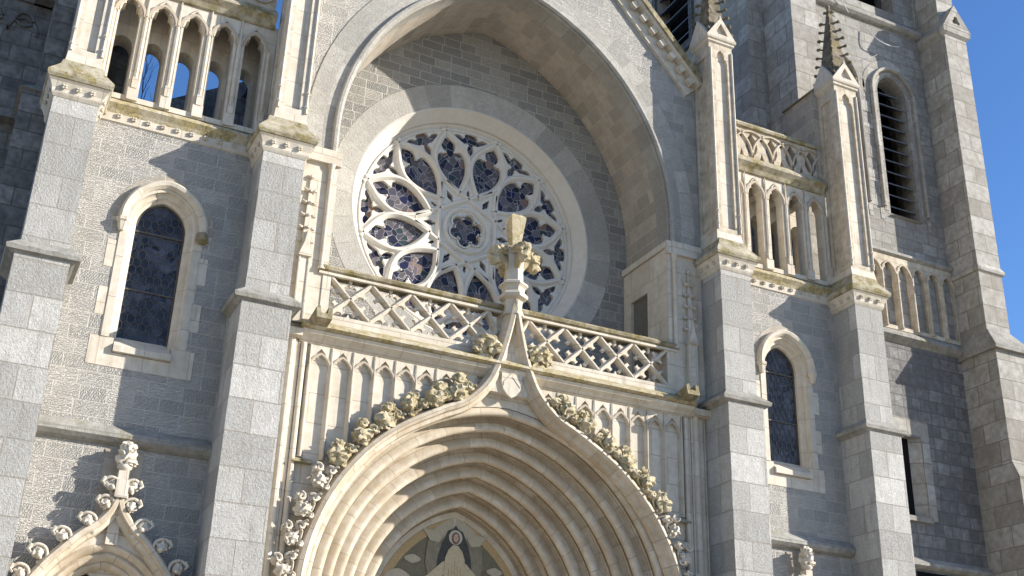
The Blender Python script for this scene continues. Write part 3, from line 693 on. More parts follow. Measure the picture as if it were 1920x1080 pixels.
# --- balcony in front of the rose
TR = MB().box(-4.34, 4.34, .26, 2.04, 10.5, 11.0).build("balcony_floor", m_ledge, C)
BL = MB(); BL.plate([(-4.35, 10.9), (4.35, 10.9), (4.35, 11.24), (-4.35, 11.24)], [], -.06, .24)
BL.box(-4.35, -4.17, -.05, .2, 11.24, 12.14); BL.box(4.17, 4.35, -.05, .2, 11.24, 12.14); BL.box(-.2, .2, -.04, .2, 11.24, 12.2)
BA = BL.build("balustrade", m_cream, C); lab(BA, "long pierced stone balustrade of crossed bars below the round window")
for s in (-1, 1):
    lt = MB()
    for k in range(5):
        x0 = s * (4.16 - .915 * k); x1 = s * (4.16 - .915 * (k + 1))
        if k == 4: x1 = x0 + (x1 - x0) * .5
        xm = (x0 + x1) / 2
        def bar(p, q):
            d = Vector((q[0] - p[0], q[1] - p[1])).normalized(); n = Vector((-d.y, d.x)) * .055
            lt.plate([(p[0] + n.x, p[1] + n.y), (q[0] + n.x, q[1] + n.y), (q[0] - n.x, q[1] - n.y), (p[0] - n.x, p[1] - n.y)], [], .02, .14)
            n2 = n * .35
            L_ = [(p[0] + n.x, .02, p[1] + n.y), (q[0] + n.x, .02, q[1] + n.y), (q[0] - n.x, .02, q[1] - n.y), (p[0] - n.x, .02, p[1] - n.y)]
            T_ = [(p[0] + n2.x, -.05, p[1] + n2.y), (q[0] + n2.x, -.05, q[1] + n2.y), (q[0] - n2.x, -.05, q[1] - n2.y), (p[0] - n2.x, -.05, p[1] - n2.y)]
            lt.add(L_ + T_, [(0, 1, 5, 4), (1, 2, 6, 5), (2, 3, 7, 6), (3, 0, 4, 7), (4, 5, 6, 7)])
        if k < 4:
            bar((x0, 11.26), (x1, 12.12)); bar((x0, 12.12), (x1, 11.26))
            C0 = Vector((xm, 11.69))
            for (dx, dz) in ((1, 1), (1, -1), (-1, 1), (-1, -1)):       # cusps along each arm
                for f, side_ in ((.5, 1), (.5, -1)):
                    p = C0 + Vector((dx * .457 * f, dz * .43 * f)); t = Vector((dx, dz)).normalized(); n = Vector((-t.y, t.x)) * side_
                    a = p + t * .16; b = p - t * .16; c_ = p + n * .17
                    lt.plate([tuple(a), tuple(p + n * .085 + t * .045), tuple(p + n * .12 + t * .03), tuple(c_ + t * .045), tuple(c_ - t * .045), tuple(p + n * .12 - t * .03), tuple(p + n * .085 - t * .045), tuple(b)], [], .03, .12)
        else: bar((x0, 12.12), ((x0 + x1) / 2, 11.69)); bar((x0, 11.26), ((x0 + x1) / 2, 11.69)); bar(((x0 + x1) / 2, 11.69), (x1, 12.0))
    for k in range(5):                   # little cusps hanging from rail and standing on plinth
        x = s * (4.16 - .915 * (k + .5))
        lt.plate([(x - .05, 12.16), (x + .05, 12.16), (x + .02, 12.06), (x + .035, 12.02), (x, 11.97), (x - .035, 12.02), (x - .02, 12.06)], [], .03, .12)
        lt.plate([(x - .06, 11.23), (x + .06, 11.23), (x, 11.36)], [], .03, .12)
    lt.build("lattice", m_cream, BA)
course(MB(), -4.45, 4.42, [(.26, 12.32), (-.10, 12.32), (-.14, 12.27), (-.12, 12.21), (-.07, 12.17), (-.06, 12.12), (.2, 12.12), (.26, 12.2)]).build("handrail", m_lich2, BA)
course(MB(), -4.45, 4.42, [(-.01, 12.17), (-.09, 12.168), (-.09, 12.115), (-.01, 12.115)]).build("rail_moulding", m_cream, BA)
# cornice below
CO = course(MB(), -4.72, 4.72, [(-.05, 11.04), (-.08, 11.04), (-.42, 10.84), (-.44, 10.78), (-.36, 10.74), (-.05, 10.735)]).build("portal_cornice", m_goldl, C)
course(MB(), -4.72, 4.72, [(-.05, 10.73), (-.34, 10.73), (-.30, 10.66), (-.20, 10.60), (-.13, 10.52), (-.05, 10.50)]).build("cavetto", m_cream, CO)
for s in (-1, 1):
    x = s * 4.42; sp = MB()
    U_ = [(-.16, -.12), (.16, -.12), (.17, .12), (.09, .17), (.07, .0), (-.07, .0), (-.09, .17), (-.17, .12)]
    sp.M = Matrix.Rotation(radians(-12), 4, 'X'); sp.M.translation = Vector((x, -.1, 10.84)); sp.plate(U_, [], -.62, .0)
    sp.build("rain_spout", m_lich2, CO)

# --- portal
PZ = 5.5
wall_o = [(-5.22, 0), (-4.2, 0)] + parch(4.2, .25, PZ, 28)[::-1] + [(4.2, 0), (5.22, 0), (5.22, 10.9), (-5.22, 10.9)]
PW = MB().plate(wall_o, [], -.03, .26).build("portal_wall", m_cream, C, uo=(.3, .2))
P = []
orders = 7
for i in range(orders):
    s0 = i / orders; dn = 1 / orders
    for j in range(18):
        u = j / 18; 
        if u < .46: off = .015 + .145 * sqrt(max(0, 1 - ((u - .23) / .23) ** 2))
        elif u < .52: off = -.05
        elif u < .60: off = .02
        else: off = .02 - .165 * sin(pi * (u - .60) / .40) ** .8
        P.append((s0 + dn * u, off))
P.append((1.0, 0))
n = 44; rows = []
dep, inw = 2.45, 2.2; nl = hypot(dep, inw)
for kk in range(-6, n * 2 + 7):
    row = []
    for (s, off) in P:
        s2 = s + off * dep / nl / inw; y = .0 + dep * s - off * inw / nl; hw = 4.2 - 2.2 * s2; c = .25 + .51 * s
        hw_ = hw; R_ = hw_ + c; a1 = math.acos(c / R_)
        if kk < 0: x, z = hw_, PZ + kk * .9
        elif kk > 2 * n: x, z = -hw_, PZ - (kk - 2 * n) * .9
        elif kk <= n: t = kk / n * a1; x, z = -c + R_ * cos(t), PZ + R_ * sin(t)
        else: t = (2 * n - kk) / n * a1; x, z = c - R_ * cos(t), PZ + R_ * sin(t)
        row.append((x, y, z))
    rows.append(row)
PO = MB(); PO.grid(rows); PO = PO.build("portal_archivolt", m_creamarch, C, recalc=True, sharp=28); lab(PO, "deep nest of seven rolled pointed arches round the main door")
# tympanum
tz = parch(2.02, .76, PZ, 24)
TY = MB().plate([(-2.02, 4), (2.02, 4)] + tz, [], 2.47, 2.6).build("tympanum", m_field, C); lab(TY, "arched mosaic panel with a haloed robed figure under the nested arches")
MB().sweep([(2.02, 4)] + tz + [(-2.02, 4)], [(-.02, 2.44), (.10, 2.44), (.12, 2.48), (-.02, 2.48)]).build("tympanum_rim", m_cream, TY)
MB().sweep([(1.9, 4)] + parch(1.9, .76, PZ, 24) + [(-1.9, 4)], [(0, 2.462), (.17, 2.462), (.17, 2.472), (0, 2.472)]).build("mosaic_border", m_gold, TY)
def flat(name, pts, y, m, par=TY, th=.006): return MB().plate(pts, [], y, y + th + .002).build(name, m, par)
fc = .03
flat("gable_field", [(-.62, 7.55), (-.25, 7.42), (.25, 7.46), (.68, 7.62), (.42, 7.86), (.12, 8.03), (0, 8.07), (-.12, 8.02), (-.4, 7.82)], 2.455, m_cloud)
flat("cross_shaft", [(-.03, 7.85), (.03, 7.85), (.03, 8.06), (-.03, 8.06)], 2.446, m_halo)
flat("mantle", [(-.30, 6.0), (.36, 6.0), (.46, 6.9), (.43, 7.15), (.35, 7.45), (.21, 7.74), (.08, 7.80), (.03, 7.88), (-.02, 7.80), (-.15, 7.74), (-.29, 7.45), (-.37, 7.15), (-.40, 6.9)], 2.438, m_mantle)
for s in (-1, 1):
    flat("wing", [(fc + s * x, z) for x, z in ((.28, 7.62), (.45, 7.60), (.66, 7.45), (.70, 7.0), (.62, 6.7), (.5, 6.6), (.42, 6.9), (.36, 7.2))], 2.446, m_feather)
    flat("upper_wing", [(fc + s * x, z) for x, z in ((.30, 7.60), (.48, 7.70), (.82, 7.72), (.70, 7.60), (.62, 7.48), (.40, 7.44))], 2.438, m_cloud)
    flat("arm", [(fc + s * x, z) for x, z in ((.14, 7.12), (.30, 7.02), (.62, 6.72), (.98, 6.45), (1.1, 6.2), (.80, 6.1), (.50, 6.45), (.25, 6.75))], 2.425, m_robe)
    flat("cloud", [(fc + s * (1.0 + .17 * cos(t) + .03 * cos(3 * t)), 6.98 - .04 * s + .10 * sin(t)) for t in [2 * pi * q / 16 for q in range(16)]], 2.446, m_cloud)
    flat("cloud", [(fc + s * (1.32 + .3 * cos(t) + .03 * cos(3 * t)), 6.55 + .22 * sin(t)) for t in [2 * pi * q / 16 for q in range(16)]], 2.446, m_cloud)
flat("robe", [(-.28, 5.6), (.34, 5.6), (.30, 6.5), (.27, 6.9), (.27, 7.12), (.20, 7.30), (.09, 7.42), (-.03, 7.42), (-.14, 7.30), (-.21, 7.12), (-.21, 6.9), (-.24, 6.5)], 2.412, m_robe)
fo = MB()
for x in (-.14, -.07, .0, .07, .14, .2): fo.box(fc + x - .006, fc + x + .006, 2.404, 2.41, 5.7, 7.05 - abs(x) * 1.2)
fo.build("robe_folds", m_gold, TY)
flat("halo", circ(.165, 28, fc, 7.60), 2.424, m_halo)
flat("veil", [(fc + .10 * cos(t), 7.58 + .135 * sin(t)) for t in [2 * pi * q / 20 for q in range(20)]], 2.412, m_brownhair)
flat("face", [(fc + .058 * cos(t), 7.585 + .09 * sin(t)) for t in [2 * pi * q / 20 for q in range(20)]], 2.400, m_skin)
fe = MB()
for s in (-1, 1): fe.box(fc + s * .024 - .012, fc + s * .024 + .012, 2.393, 2.398, 7.60, 7.608)
fe.box(fc - .004, fc + .004, 2.393, 2.398, 7.57, 7.595); fe.box(fc - .015, fc + .015, 2.393, 2.398, 7.545, 7.552); fe.build("face_features", m_brownhair, TY)

# hood mould with ogee
def hoodpath(s):
    R_ = 4.42; a = [radians(t) for t in range(-6, 61, 3)]
    base = [(R_ * cos(t), PZ + R_ * sin(t)) for t in a]
    og = catmull([base[-2], base[-1], (1.62, 9.66), (1.12, 9.92), (.70, 10.36), (.45, 10.90), (.28, 11.50), (.16, 12.05), (.10, 12.40)], 5)[5:]
    pts = base[:-1] + og
    return [(s * x, z) for x, z in pts]
hp = [(0.0, -.03), (.0, -.28), (.05, -.40), (.13, -.43), (.18, -.38), (.20, -.27), (.27, -.24), (.29, -.14), (.27, -.03)]
for s in (-1, 1):
    path = hoodpath(s); 
    prof = hp if s > 0 else [(-o, y) for o, y in hp]
    H = MB().sweep([(s * 4.42, 1.0)] + path, prof).build("hood_mould", m_creamarch, PO)
    # crockets
    L = [0]
    for i in range(1, len(path)): L.append(L[-1] + hypot(path[i][0] - path[i - 1][0], path[i][1] - path[i - 1][1]))
    def at(d):
        for i in range(1, len(L)):
            if L[i] >= d:
                t = (d - L[i - 1]) / (L[i] - L[i - 1]); p = Vector(path[i - 1]).lerp(Vector(path[i]), t)
                q = (Vector(path[i]) - Vector(path[i - 1])).normalized(); nn = Vector((q.y, -q.x)) * s; return p, q, nn
        return None
    d = .95; k = 0; Ltot = L[-1]
    while d < Ltot - 2.1:
        p, q, nn = at(d); k += 1
        mb = MB(); c3d = lambda a, b, y: (p.x + nn.x * a + q.x * b, y, p.y + nn.y * a + q.y * b)
        low = p.y < 8.0
        rj = random.Random(k * 7 + s); r = (.165 if not low else .12) * rj.uniform(.88, 1.12); wig = rj.uniform(-.05, .05)
        mb.blob(c3d(.20 + wig, -.14, -.36), (r * 1.15, r * .95, r), k, .75, 3, 3.0)
        mb.blob(c3d(.34, .05 - wig, -.30), (r * .85, r * .7, r * .7), k + 5, .8, 3, 3.0); mb.blob(c3d(.15, .13, -.33), (r * .6, r * .6, r * .7), k + 15, .8, 3, 3.0)
        mb.blob(c3d(.09, .17, -.36), (r * .6, r * .7, r * .55), k + 8, .4, 1, 2)
        mb.blob(c3d(.08, .02, -.20), (.15, .10, .15), k + 3, .6, 2, 2.2)
        for cx_, cz_, a0, rr_ in ((.13, .12, .3, .10), (.36, .05, 1.0, .10), (.04, -.20, 2.2, .07), (.05, .24, 4.0, .06)):   # curling leaf edges
            a0 += rj.uniform(-.5, .5)
            mb.tube([c3d(cx_ + (rr_ - .010 * t) * cos(a0 + t * .75), cz_ + (rr_ - .010 * t) * sin(a0 + t * .75), -.40 - .018 * t + .04 * (cx_ > .3)) for t in range(8)], [.030, .032, .03, .028, .026, .024, .02, .016], 5)
        mb.tube([c3d(.02, .27, -.26), c3d(.10, .24, -.34), c3d(.14, .14, -.40), c3d(.06, .05, -.38), c3d(.03, -.10, -.33), c3d(.06, -.22, -.30)], [.022, .03, .03, .028, .025, .02], 5)
        mb.build("crocket", m_crock if not low else m_cream, PO, sharp=60)
        d += .60 + rj.uniform(-.04, .04)
    # large curled leaf high on the ogee
    for (px, pz, sc) in ((.62, 11.25, 1.0),):
        mb = MB(); x = s * px
        mb.blob((x + s * .04, -.30, pz), (.27, .18, .15), 3 + s, .8, 3, 2.6)
        mb.blob((x - s * .12, -.36, pz - .10), (.16, .13, .15), 5, .9, 3, 2.8)
        mb.blob((x + s * .18, -.27, pz - .16), (.15, .12, .13), 8, .9, 3, 2.8)
        mb.blob((x - s * .05, -.24, pz - .30), (.14, .10, .18), 11, .7, 3, 2.8)
        mb.tube([(x - s * .28, -.3, pz - .28), (x - s * .2, -.38, pz - .05), (x - s * .05, -.44, pz + .06), (x + s * .12, -.42, pz + .09), (x + s * .24, -.36, pz)], [.03, .04, .045, .04, .03], 6)
        mb.tube([(x + s * .3, -.2, pz - .35), (x + s * .1, -.26, pz - .3), (x - s * .1, -.24, pz - .45), (x - s * .2, -.18, pz - .62)], [.05, .08, .07, .05], 6)
        mb.build("leaf_crocket", m_crock, PO, sharp=60)
# spandrel core of the ogee up to the finial
MB().plate([(-.62, 10.2), (.62, 10.2), (.38, 10.8), (.24, 11.5), (.12, 12.4), (-.12, 12.4), (-.24, 11.5), (-.38, 10.8)], [], -.22, -.035).build("ogee_core", m_cream, PO)
MB().plate([(-.24, 10.72), (.24, 10.72), (.245, 10.45), (.2, 10.28), (.1, 10.16), (0, 10.10), (-.1, 10.16), (-.2, 10.28), (-.245, 10.45)], [], -.285, -.221).build("shield", m_cream, PO)
MB().plate([(-.20, 10.35), (-.02, 10.56), (.02, 10.56), (.2, 10.35), (.2, 10.44), (.02, 10.66), (-.02, 10.66), (-.2, 10.44)], [], -.297, -.286).build("chevron", m_cream, PO)
fn = MB(); fy = -.20
fn.lathe((0, fy, 0), [(.26, 12.02), (.20, 12.2), (.22, 12.38), (.33, 12.44), (.34, 12.50), (.25, 12.60), (.27, 12.68), (.34, 12.74), (.32, 12.80), (.22, 12.86), (.205, 13.2), (.22, 13.4), (.26, 13.62), (.17, 13.72)], 6, pi / 6)
FN = fn.build("finial", m_cream, PO); lab(FN, "tall cross-shaped carved finial crowning the portal ogee")
fn = MB(); fn.lathe((0, fy, 0), [(.14, 13.66), (.17, 13.9), (.25, 14.36), (.265, 14.46), (.19, 14.52)], 4, pi / 4)
for k in range(5): fn.blob((.12 * cos(k * 1.3), fy + .12 * sin(k * 1.3), 14.50), (.07, .07, .05), k, .4, 1)
fn.build("finial_top", m_crock, FN)
for k, (dx, dy) in enumerate(((-1, 0), (1, 0), (0, -1), (0, 1))):
    mb = MB(); b = Vector((0, fy, 13.42)); d = Vector((dx, dy, 0))
    mb.tube([b + d * .12 + Vector((0, 0, -.28)), b + d * .25 + Vector((0, 0, -.08)), b + d * .42 + Vector((0, 0, .04))], [.07, .10, .12], 8)
    mb.blob(b + d * .46 + Vector((0, 0, .08)), (.17, .17, .15), k, .7, 3, 2.6); mb.blob(b + d * .49 + Vector((0, 0, -.09)), (.14, .14, .14), k + 5, .5, 3, 2.4); mb.blob(b + d * .28 + Vector((0, 0, .17)), (.17, .17, .11), k + 9, .8, 3, 3.0)
    mb.build("finial_leaf", m_crock, FN, sharp=60)

# blind tracery between hood and cornice
def zhood(x):
    x = abs(x)
    if x > 2.1: return PZ + sqrt(max(0, 4.30 ** 2 - x * x))
    return 9.4 + (2.1 - x) * .45
for s in (-1, 1):
    AR = MB(); w = .462; x_l = .72
    xs = [4.46 - w * k for k in range(0, 9)]
    for k in range(8):
        cx = s * (xs[k] - w / 2); hwp = w / 2 - .035
        zb = max(8.12, min(zhood(abs(cx) - .15), 10.0))
        head = cusphead(hwp, 10.02, .40, cx)
        AR.plate([(cx + w / 2, 10.0), (cx + w / 2, 10.52), (cx - w / 2, 10.52), (cx - w / 2, 10.0), (cx - hwp, 10.0)] + head[::-1][1:-1] + [(cx + hwp, 10.0)], [], -.10, -.031)
        AR.sweep([(cx + w / 2, 9.98)] + parch(w / 2, .14, 9.98, 8, cx) + [(cx - w / 2, 9.98)], [(-.018, -.13), (.018, -.13), (.03, -.10), (-.03, -.10)])
    for k in range(9):
        x = s * xs[k]; zb = max(8.14, zhood(abs(x)) - .1)
        if zb < 10: AR.sweep([(x, zb), (x, 10.0)], [(-.06, -.031), (-.035, -.10), (-.012, -.145), (.012, -.145), (.035, -.10), (.06, -.031)])
        AR.tube([(x, -.13, 10.0), (x, -.12, 10.5)], [.018, .012], 6)
    o = AR.build("blind_arcade", m_cream, PW, sharp=40); lab(o, "row of shallow cusped blind arches %s of the portal gable" % ('right' if s > 0 else 'left'))
    # ledge block and frame shafts at the outer edge
    a, b = sorted((s * 4.2, s * 4.62)); 
    MB().frustum((a, b, -.2, -.031), (a + .02, b - .02, -.10, -.031), 8.02, 8.12).build("frame_ledge", m_lich, PW)
    for (xx, rr, yy, z1) in ((4.60, .06, -.09, 10.5), (4.70, .035, -.06, 10.5), (4.86, .075, -.12, 10.74), (5.04, .05, -.07, 10.74), (5.14, .03, -.05, 10.74)):
        MB().lathe((s * xx, yy, 0), [(rr, .2), (rr, z1)], 10).build("frame_shaft", m_cream, PW)
    MB().box(*sorted((s * 4.74, s * 5.0)), -.10, -.031, 0, 10.74).build("frame_pilaster", m_cream, PW)
    MB().box(*sorted((s * 4.72, s * 5.22)), -.34, -.031, 10.55, 10.70).build("frame_capital", m_cream, PW)

# --- side gables over the side doors
def side_gable(cx, side):
    z0 = 3.9
    hr = parch(1.5, .15, z0 + .3, 16, cx)
    path_r = catmull([(cx + 1.56, z0 - .2), (cx + 1.50, z0 + .7), (cx + 1.36, z0 + 1.25), (cx + 1.14, z0 + 1.64), (cx + .90, z0 + 1.94), (cx + .62, z0 + 2.25), (cx + .36, z0 + 2.47), (cx + .16, z0 + 2.74), (cx + .08, z0 + 3.05), (cx + .07, z0 + 3.2)], 5)
    G = MB().plate([(cx - 1.56, z0 - .2)] + [(2 * cx - x, z) for x, z in path_r] + path_r[::-1] , [archloop(1.17, .2, z0 + .74, z0 - .15, 12, cx)], -.12, .02).build("side_portal_gable", m_cream, C)
    lab(G, "small ogee gable with crockets over the %s side door" % side)
    pr = [(0, -.1), (.0, -.32), (.05, -.40), (.12, -.40), (.16, -.30), (.22, -.27), (.24, -.1)]
    for s in (-1, 1):
        p = path_r if s > 0 else [(2 * cx - x, z) for x, z in path_r]
        MB().sweep([(cx + s * 1.56, 1)] + p, pr if s > 0 else [(-o, y) for o, y in pr]).build("hood_mould", m_creamarch, G)
        k = 0
        for (dx, z, big) in ((1.68, 4.55, 1), (1.62, 4.98, 1), (1.48, 5.38, 1), (1.25, 5.74, 1), (.92, 6.08, 1), (.54, 6.38, 1), (.29, 6.72, 1), (.25, 7.06, 1)):
            x = cx + s * (dx - .07); z -= .04; k += 1
            mb = MB(); mb.blob((x, -.33, z), (.095, .085, .105), k, .65, 3, 2.4); mb.blob((x - s * .02, -.42, z - .06), (.055, .05, .055), k, .3, 1); mb.blob((x - s * .10, -.25, z - .14), (.09, .10, .10), k + 4, .6, 2, 2)
            mb.tube(catmull([(x - s * .10, -.26, z - .20), (x - s * .15, -.34, z - .04), (x - s * .10, -.37, z + .09), (x + s * .04, -.38, z + .13), (x + s * .15, -.34, z + .06)], 3), .030, 7)
            mb.tube([(x + s * .12, -.36, z + .12), (x + s * .17, -.38, z + .03), (x + s * .12, -.40, z - .02)], [.04, .035, .02], 6)
            mb.build("crocket", m_cream, G, sharp=60)
    MB().box(cx - .34, cx + .34, -.02, .015, z0 + 2.2, 7.75).build("backing_slab", m_ash, G)
    q = [(1.17 - .07 * k, .2) for k in range(4)]
    for k, (hw, y) in enumerate(((1.20, -.06), (1.06, .06), (.94, .2))):
        MB().sweep([(cx + hw, 1)] + parch(hw, .2, z0 + .74, 14, cx) + [(cx - hw, 1)], [(-.02, y - .06), (.03, y - .09), (.08, y - .05), (.12, y + .05), (.12, y + .16), (-.1, y + .16)]).build("archivolt_roll", m_creamarch, G)
    hs = [foilc(.14, .10, 3, cx - .28, z0 + 1.42), foilc(.14, .10, 3, cx + .28, z0 + 1.42)]
    MB().plate(archloop(.95, .2, z0 + .74, 1, 14, cx), hs + [archloop(.3, .1, z0 + .5, 1.2, 8, cx - .42), archloop(.3, .1, z0 + .5, 1.2, 8, cx + .42)], .30, .42).build("door_tracery", m_cream, G)
    MB().plate(archloop(.95, .2, z0 + .74, 1, 14, cx), [], .44, .46).build("tracery_glass", m_glass, G)
    f = MB(); f.box(cx - .11, cx + .11, -.45, -.02, 6.80, 7.12); f.box(cx - .10, cx + .10, -.2, -.02, 6.0, 6.8); f.box(cx - .09, cx + .09, -.37, -.16, 7.0, 7.30); f.lathe((cx, -.29, 7.3), [(.07, 0), (.13, .05), (.13, .10), (.09, .14)], 8)
    f.blob((cx, -.29, 7.58), (.15, .13, .17), 3, .9, 3, 3.2); f.blob((cx + .01, -.29, 7.74), (.13, .12, .10), 5, .8, 3, 3.2); f.blob((cx + .06, -.3, 7.45), (.14, .12, .07), 6, .7, 3, 3)
    f.build("finial", m_cream, G, sharp=60)
def foilc(r1, r2, n, cx, cz, rot=pi / 2, m=8):
    P = []
    for k in range(n):
        a = rot + 2 * pi * k / n
        for j in range(m + 1):
            b = a + (-.62 + 1.24 * j / m) * pi * .9; P.append((cx + r1 * cos(a) + r2 * cos(b), cz + r1 * sin(a) + r2 * sin(b)))
    return P
side_gable(-7.7, 'left'); side_gable(7.7, 'right')

# nave body behind, keeps the sky out of the niche
MB().box(-5.4, 5.4, 3.0, 30, 0, 19).build("nave_wall", m_dark, C)
mb = MB(); mb.add([(-5.6, 2.1, 19), (5.6, 2.1, 19), (0, 2.1, 25), (-5.6, 30, 19), (5.6, 30, 19), (0, 30, 25)], [(0, 2, 5, 3), (1, 4, 5, 2), (0, 3, 4, 1), (0, 1, 2), (3, 5, 4)]); mb.build("nave_roof", m_slate, C)
# aisle roof edge seen through the left gallery
mb = MB(); mb.plate([(-9.6, 17.0), (-5.4, 19.62), (-5.4, 15), (-9.6, 15)], [], 5, 5.4); mb.build("aisle_buttress_wall", m_dark, C)

# ================================================================== right tower
T = thing("bell_tower", "square grey granite bell tower with dark louvred openings, right of the church front", "tower", (13, 2, 0))
MB().plate([(9.275, 0), (15.97, 0), (15.97, 26.6), (9.275, 26.6)], [archloop(.60, .12, 23.75, 19.3, 12, 14.45), archloop(.60, .12, 23.75, 19.3, 12, 12.1), [(13.1, 9.82), (13.98, 9.82), (13.98, 12.1), (13.1, 12.1)]], 2.0, 2.6).build("upper_wall", m_tow2, T, uo=(.1, .05))
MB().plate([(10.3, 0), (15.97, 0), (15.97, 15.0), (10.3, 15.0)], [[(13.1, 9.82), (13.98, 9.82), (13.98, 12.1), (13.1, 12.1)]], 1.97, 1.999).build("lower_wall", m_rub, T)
# side face (faces left) with a louvred opening
ML = Matrix(((0, -1, 0, 8.77), (1, 0, 0, 0), (0, 0, 1, 0), (0, 0, 0, 1)))
mb = MB(); mb.M = Matrix(((0, 1, 0, 8.77), (1, 0, 0, 0), (0, 0, 1, 0), (0, 0, 0, 1)))
mb.plate([(2.0, 0), (12, 0), (12, 40), (2.0, 40)], [[(5.0, 26.0), (6.9, 26.0), (6.9, 31), (5.0, 31)]], .0, .5); mb.build("side_wall", m_tow, T)
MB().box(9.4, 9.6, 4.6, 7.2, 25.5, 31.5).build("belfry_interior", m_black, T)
LW = MB().box(8.66, 8.768, 4.75, 4.95, 25.6, 32); LW.box(8.66, 8.768, 6.95, 7.15, 25.6, 32); LW.box(8.66, 8.768, 4.951, 6.949, 25.6, 25.9); LW = LW.build("side_window_frame", m_slate, T)
for k in range(7):
    z = 26.3 + k * .6; mb = MB(); mb.add([(8.80, 5.0, z), (8.80, 6.9, z), (9.25, 6.9, z + .3), (9.25, 5.0, z + .3), (8.80, 5.0, z + .05), (8.80, 6.9, z + .05), (9.25, 6.9, z + .35), (9.25, 5.0, z + .35)], [(0, 1, 2, 3), (4, 7, 6, 5), (0, 4, 5, 1), (2, 6, 7, 3), (0, 3, 7, 4), (1, 5, 6, 2)])
    mb.build("louvre", m_slat, LW)
MB().box(15.975, 16.9, 2.003, 12, 0, 40).build("far_side_wall", m_tow, T); MB().box(9.28, 15.97, 11.5, 11.99, 0, 40).build("rear_wall", m_tow, T)
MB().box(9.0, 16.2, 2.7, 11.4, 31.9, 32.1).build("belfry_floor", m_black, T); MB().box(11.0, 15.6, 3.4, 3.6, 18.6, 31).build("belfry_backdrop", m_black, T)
# top storey
MB().plate([(9.275, 26.6), (15.97, 26.6), (15.97, 40), (9.275, 40)], [archloop(.9, .2, 31, 27.3, 12, 14.2), archloop(.9, .2, 31, 27.3, 12, 11.6)], 2.1, 2.6).build("top_wall", m_tow2, T)
course(MB(), 10.43, 15.96, [(2.1, 26.95), (1.80, 26.62), (1.80, 26.52), (1.88, 26.44), (2.0, 26.40), (2.1, 26.40)]).build("string_course", m_ledge, T)
# buttresses
MB().box(9.42, 10.42, .7, 2.0, 0, 40).build("left_buttress", m_tow, T, uo=(9.42, .1))
MB().box(15.97, 16.92, .87, 2.0, 15.1, 26.2).build("right_buttress", m_tow, T, uo=(15.97, .1))
MB().box(15.965, 17.35, .65, 2.0, 11.35, 14.8).build("mid_buttress", m_tow, T, uo=(15.97, .1))
MB().box(15.96, 18.6, .46, 2.0, 0, 11.0).build("low_buttress", m_tow, T, uo=(15.96, .1))
mb = MB().frustum((15.87, 17.48, .54, 2), (15.965, 16.93, .86, 2), 14.92, 15.5); mb.box(15.85, 17.5, .52, 2, 14.8, 14.92); mb.build("pyramid_ledge", m_ledge, T)
mb = MB().frustum((15.95, 18.62, .44, 2), (15.96, 17.37, .645, 2), 10.95, 11.45); mb.build("sloped_offset", m_tow, T)
skirt(MB(), 15.97, 16.92, .87, 2, [(.0, 17.35), (.07, 17.42), (.09, 17.50), (.0, 17.66)]).build("buttress_string", m_tow, T)
mb = skirt(MB(), 15.97, 16.92, .87, 2, [(.0, 26.0), (.1, 26.1), (.12, 26.28), (.0, 26.3)])
mb.plate([(15.84, 26.28), (17.06, 26.28), (16.44, 27.25)], [foilc(.10, .08, 3, 16.44, 26.60)], .74, .95)
mb.add([(15.84, .95, 26.28), (17.06, .95, 26.28), (16.44, .95, 27.25), (15.84, 2, 26.28), (17.06, 2, 26.28), (16.44, 2, 27.25)], [(0, 2, 5, 3), (1, 4, 5, 2), (0, 1, 2), (0, 3, 4, 1)])
mb.build("gabled_cap", m_tow, T)
MB().box(16.05, 16.8, 1.1, 2, 26.3, 40).build("upper_buttress", m_tow, T)
# louvred lancets
for cx in (12.1, 14.45):
    F = MB().sweep([(cx + .60, 19.35)] + parch(.60, .12, 23.75, 14, cx) + [(cx - .60, 19.35)], [(0.001, 2.45), (.0, 2.12), (-.07, 2.04), (-.08, 1.98), (-.26, 1.98), (-.27, 2.1), (-.27, 2.45)])
    for a in (-1, 1): pass
    F = F.build("louvred_window", m_tow, T); lab(F, "tall pointed belfry opening with dark louvres" if cx > 13 else "left belfry opening half hidden behind the crocketed pinnacle")
    F2 = MB().sweep([(cx + .82, 19.45)] + parch(.82, .12, 23.75, 14, cx) + [(cx - .82, 19.45)], [(0, 1.98), (0, 1.90), (-.04, 1.87), (-.09, 1.87), (-.12, 1.92), (-.12, 1.98)]).build("roll_moulding", m_tow, F)
    q = MB(); q.plate([(cx + 1.02, 23.3)] + parch(1.22, .12, 23.75, 14, cx) + [(cx - 1.02, 23.3)] + parch(.86, .12, 23.75, 14, cx)[::-1], [], 1.985, 1.9992)
    z = 19.0; k = 0
    while z < 23.6:
        for s in (-1, 1): q.box(*sorted((cx + s * .868, cx + s * (1.18 if k % 2 else 1.02))), 1.986, 1.999, z + .006, z + .415)
        z += .42; k += 1
    q.build("quoin_surround", m_tow, F)
    MB().frustum((cx - .6, cx + .6, 1.9, 2.5), (cx - .6, cx + .6, 2.3, 2.5), 19.2, 19.4).build("sill", m_tow, F)
    for k in range(11):
        z = 19.62 + k * .42; hw = .595 if z < 23.7 else .45
        mb = MB(); v = [(cx - hw, 2.14, z), (cx + hw, 2.14, z), (cx + hw, 2.5, z + .24), (cx - hw, 2.5, z + .24)]
        mb.add(v + [(x, y, zz + .035) for x, y, zz in v], [(0, 3, 2, 1), (4, 5, 6, 7), (0, 1, 5, 4), (2, 3, 7, 6), (1, 2, 6, 5), (3, 0, 4, 7)]); mb.build("louvre", m_slat, F)
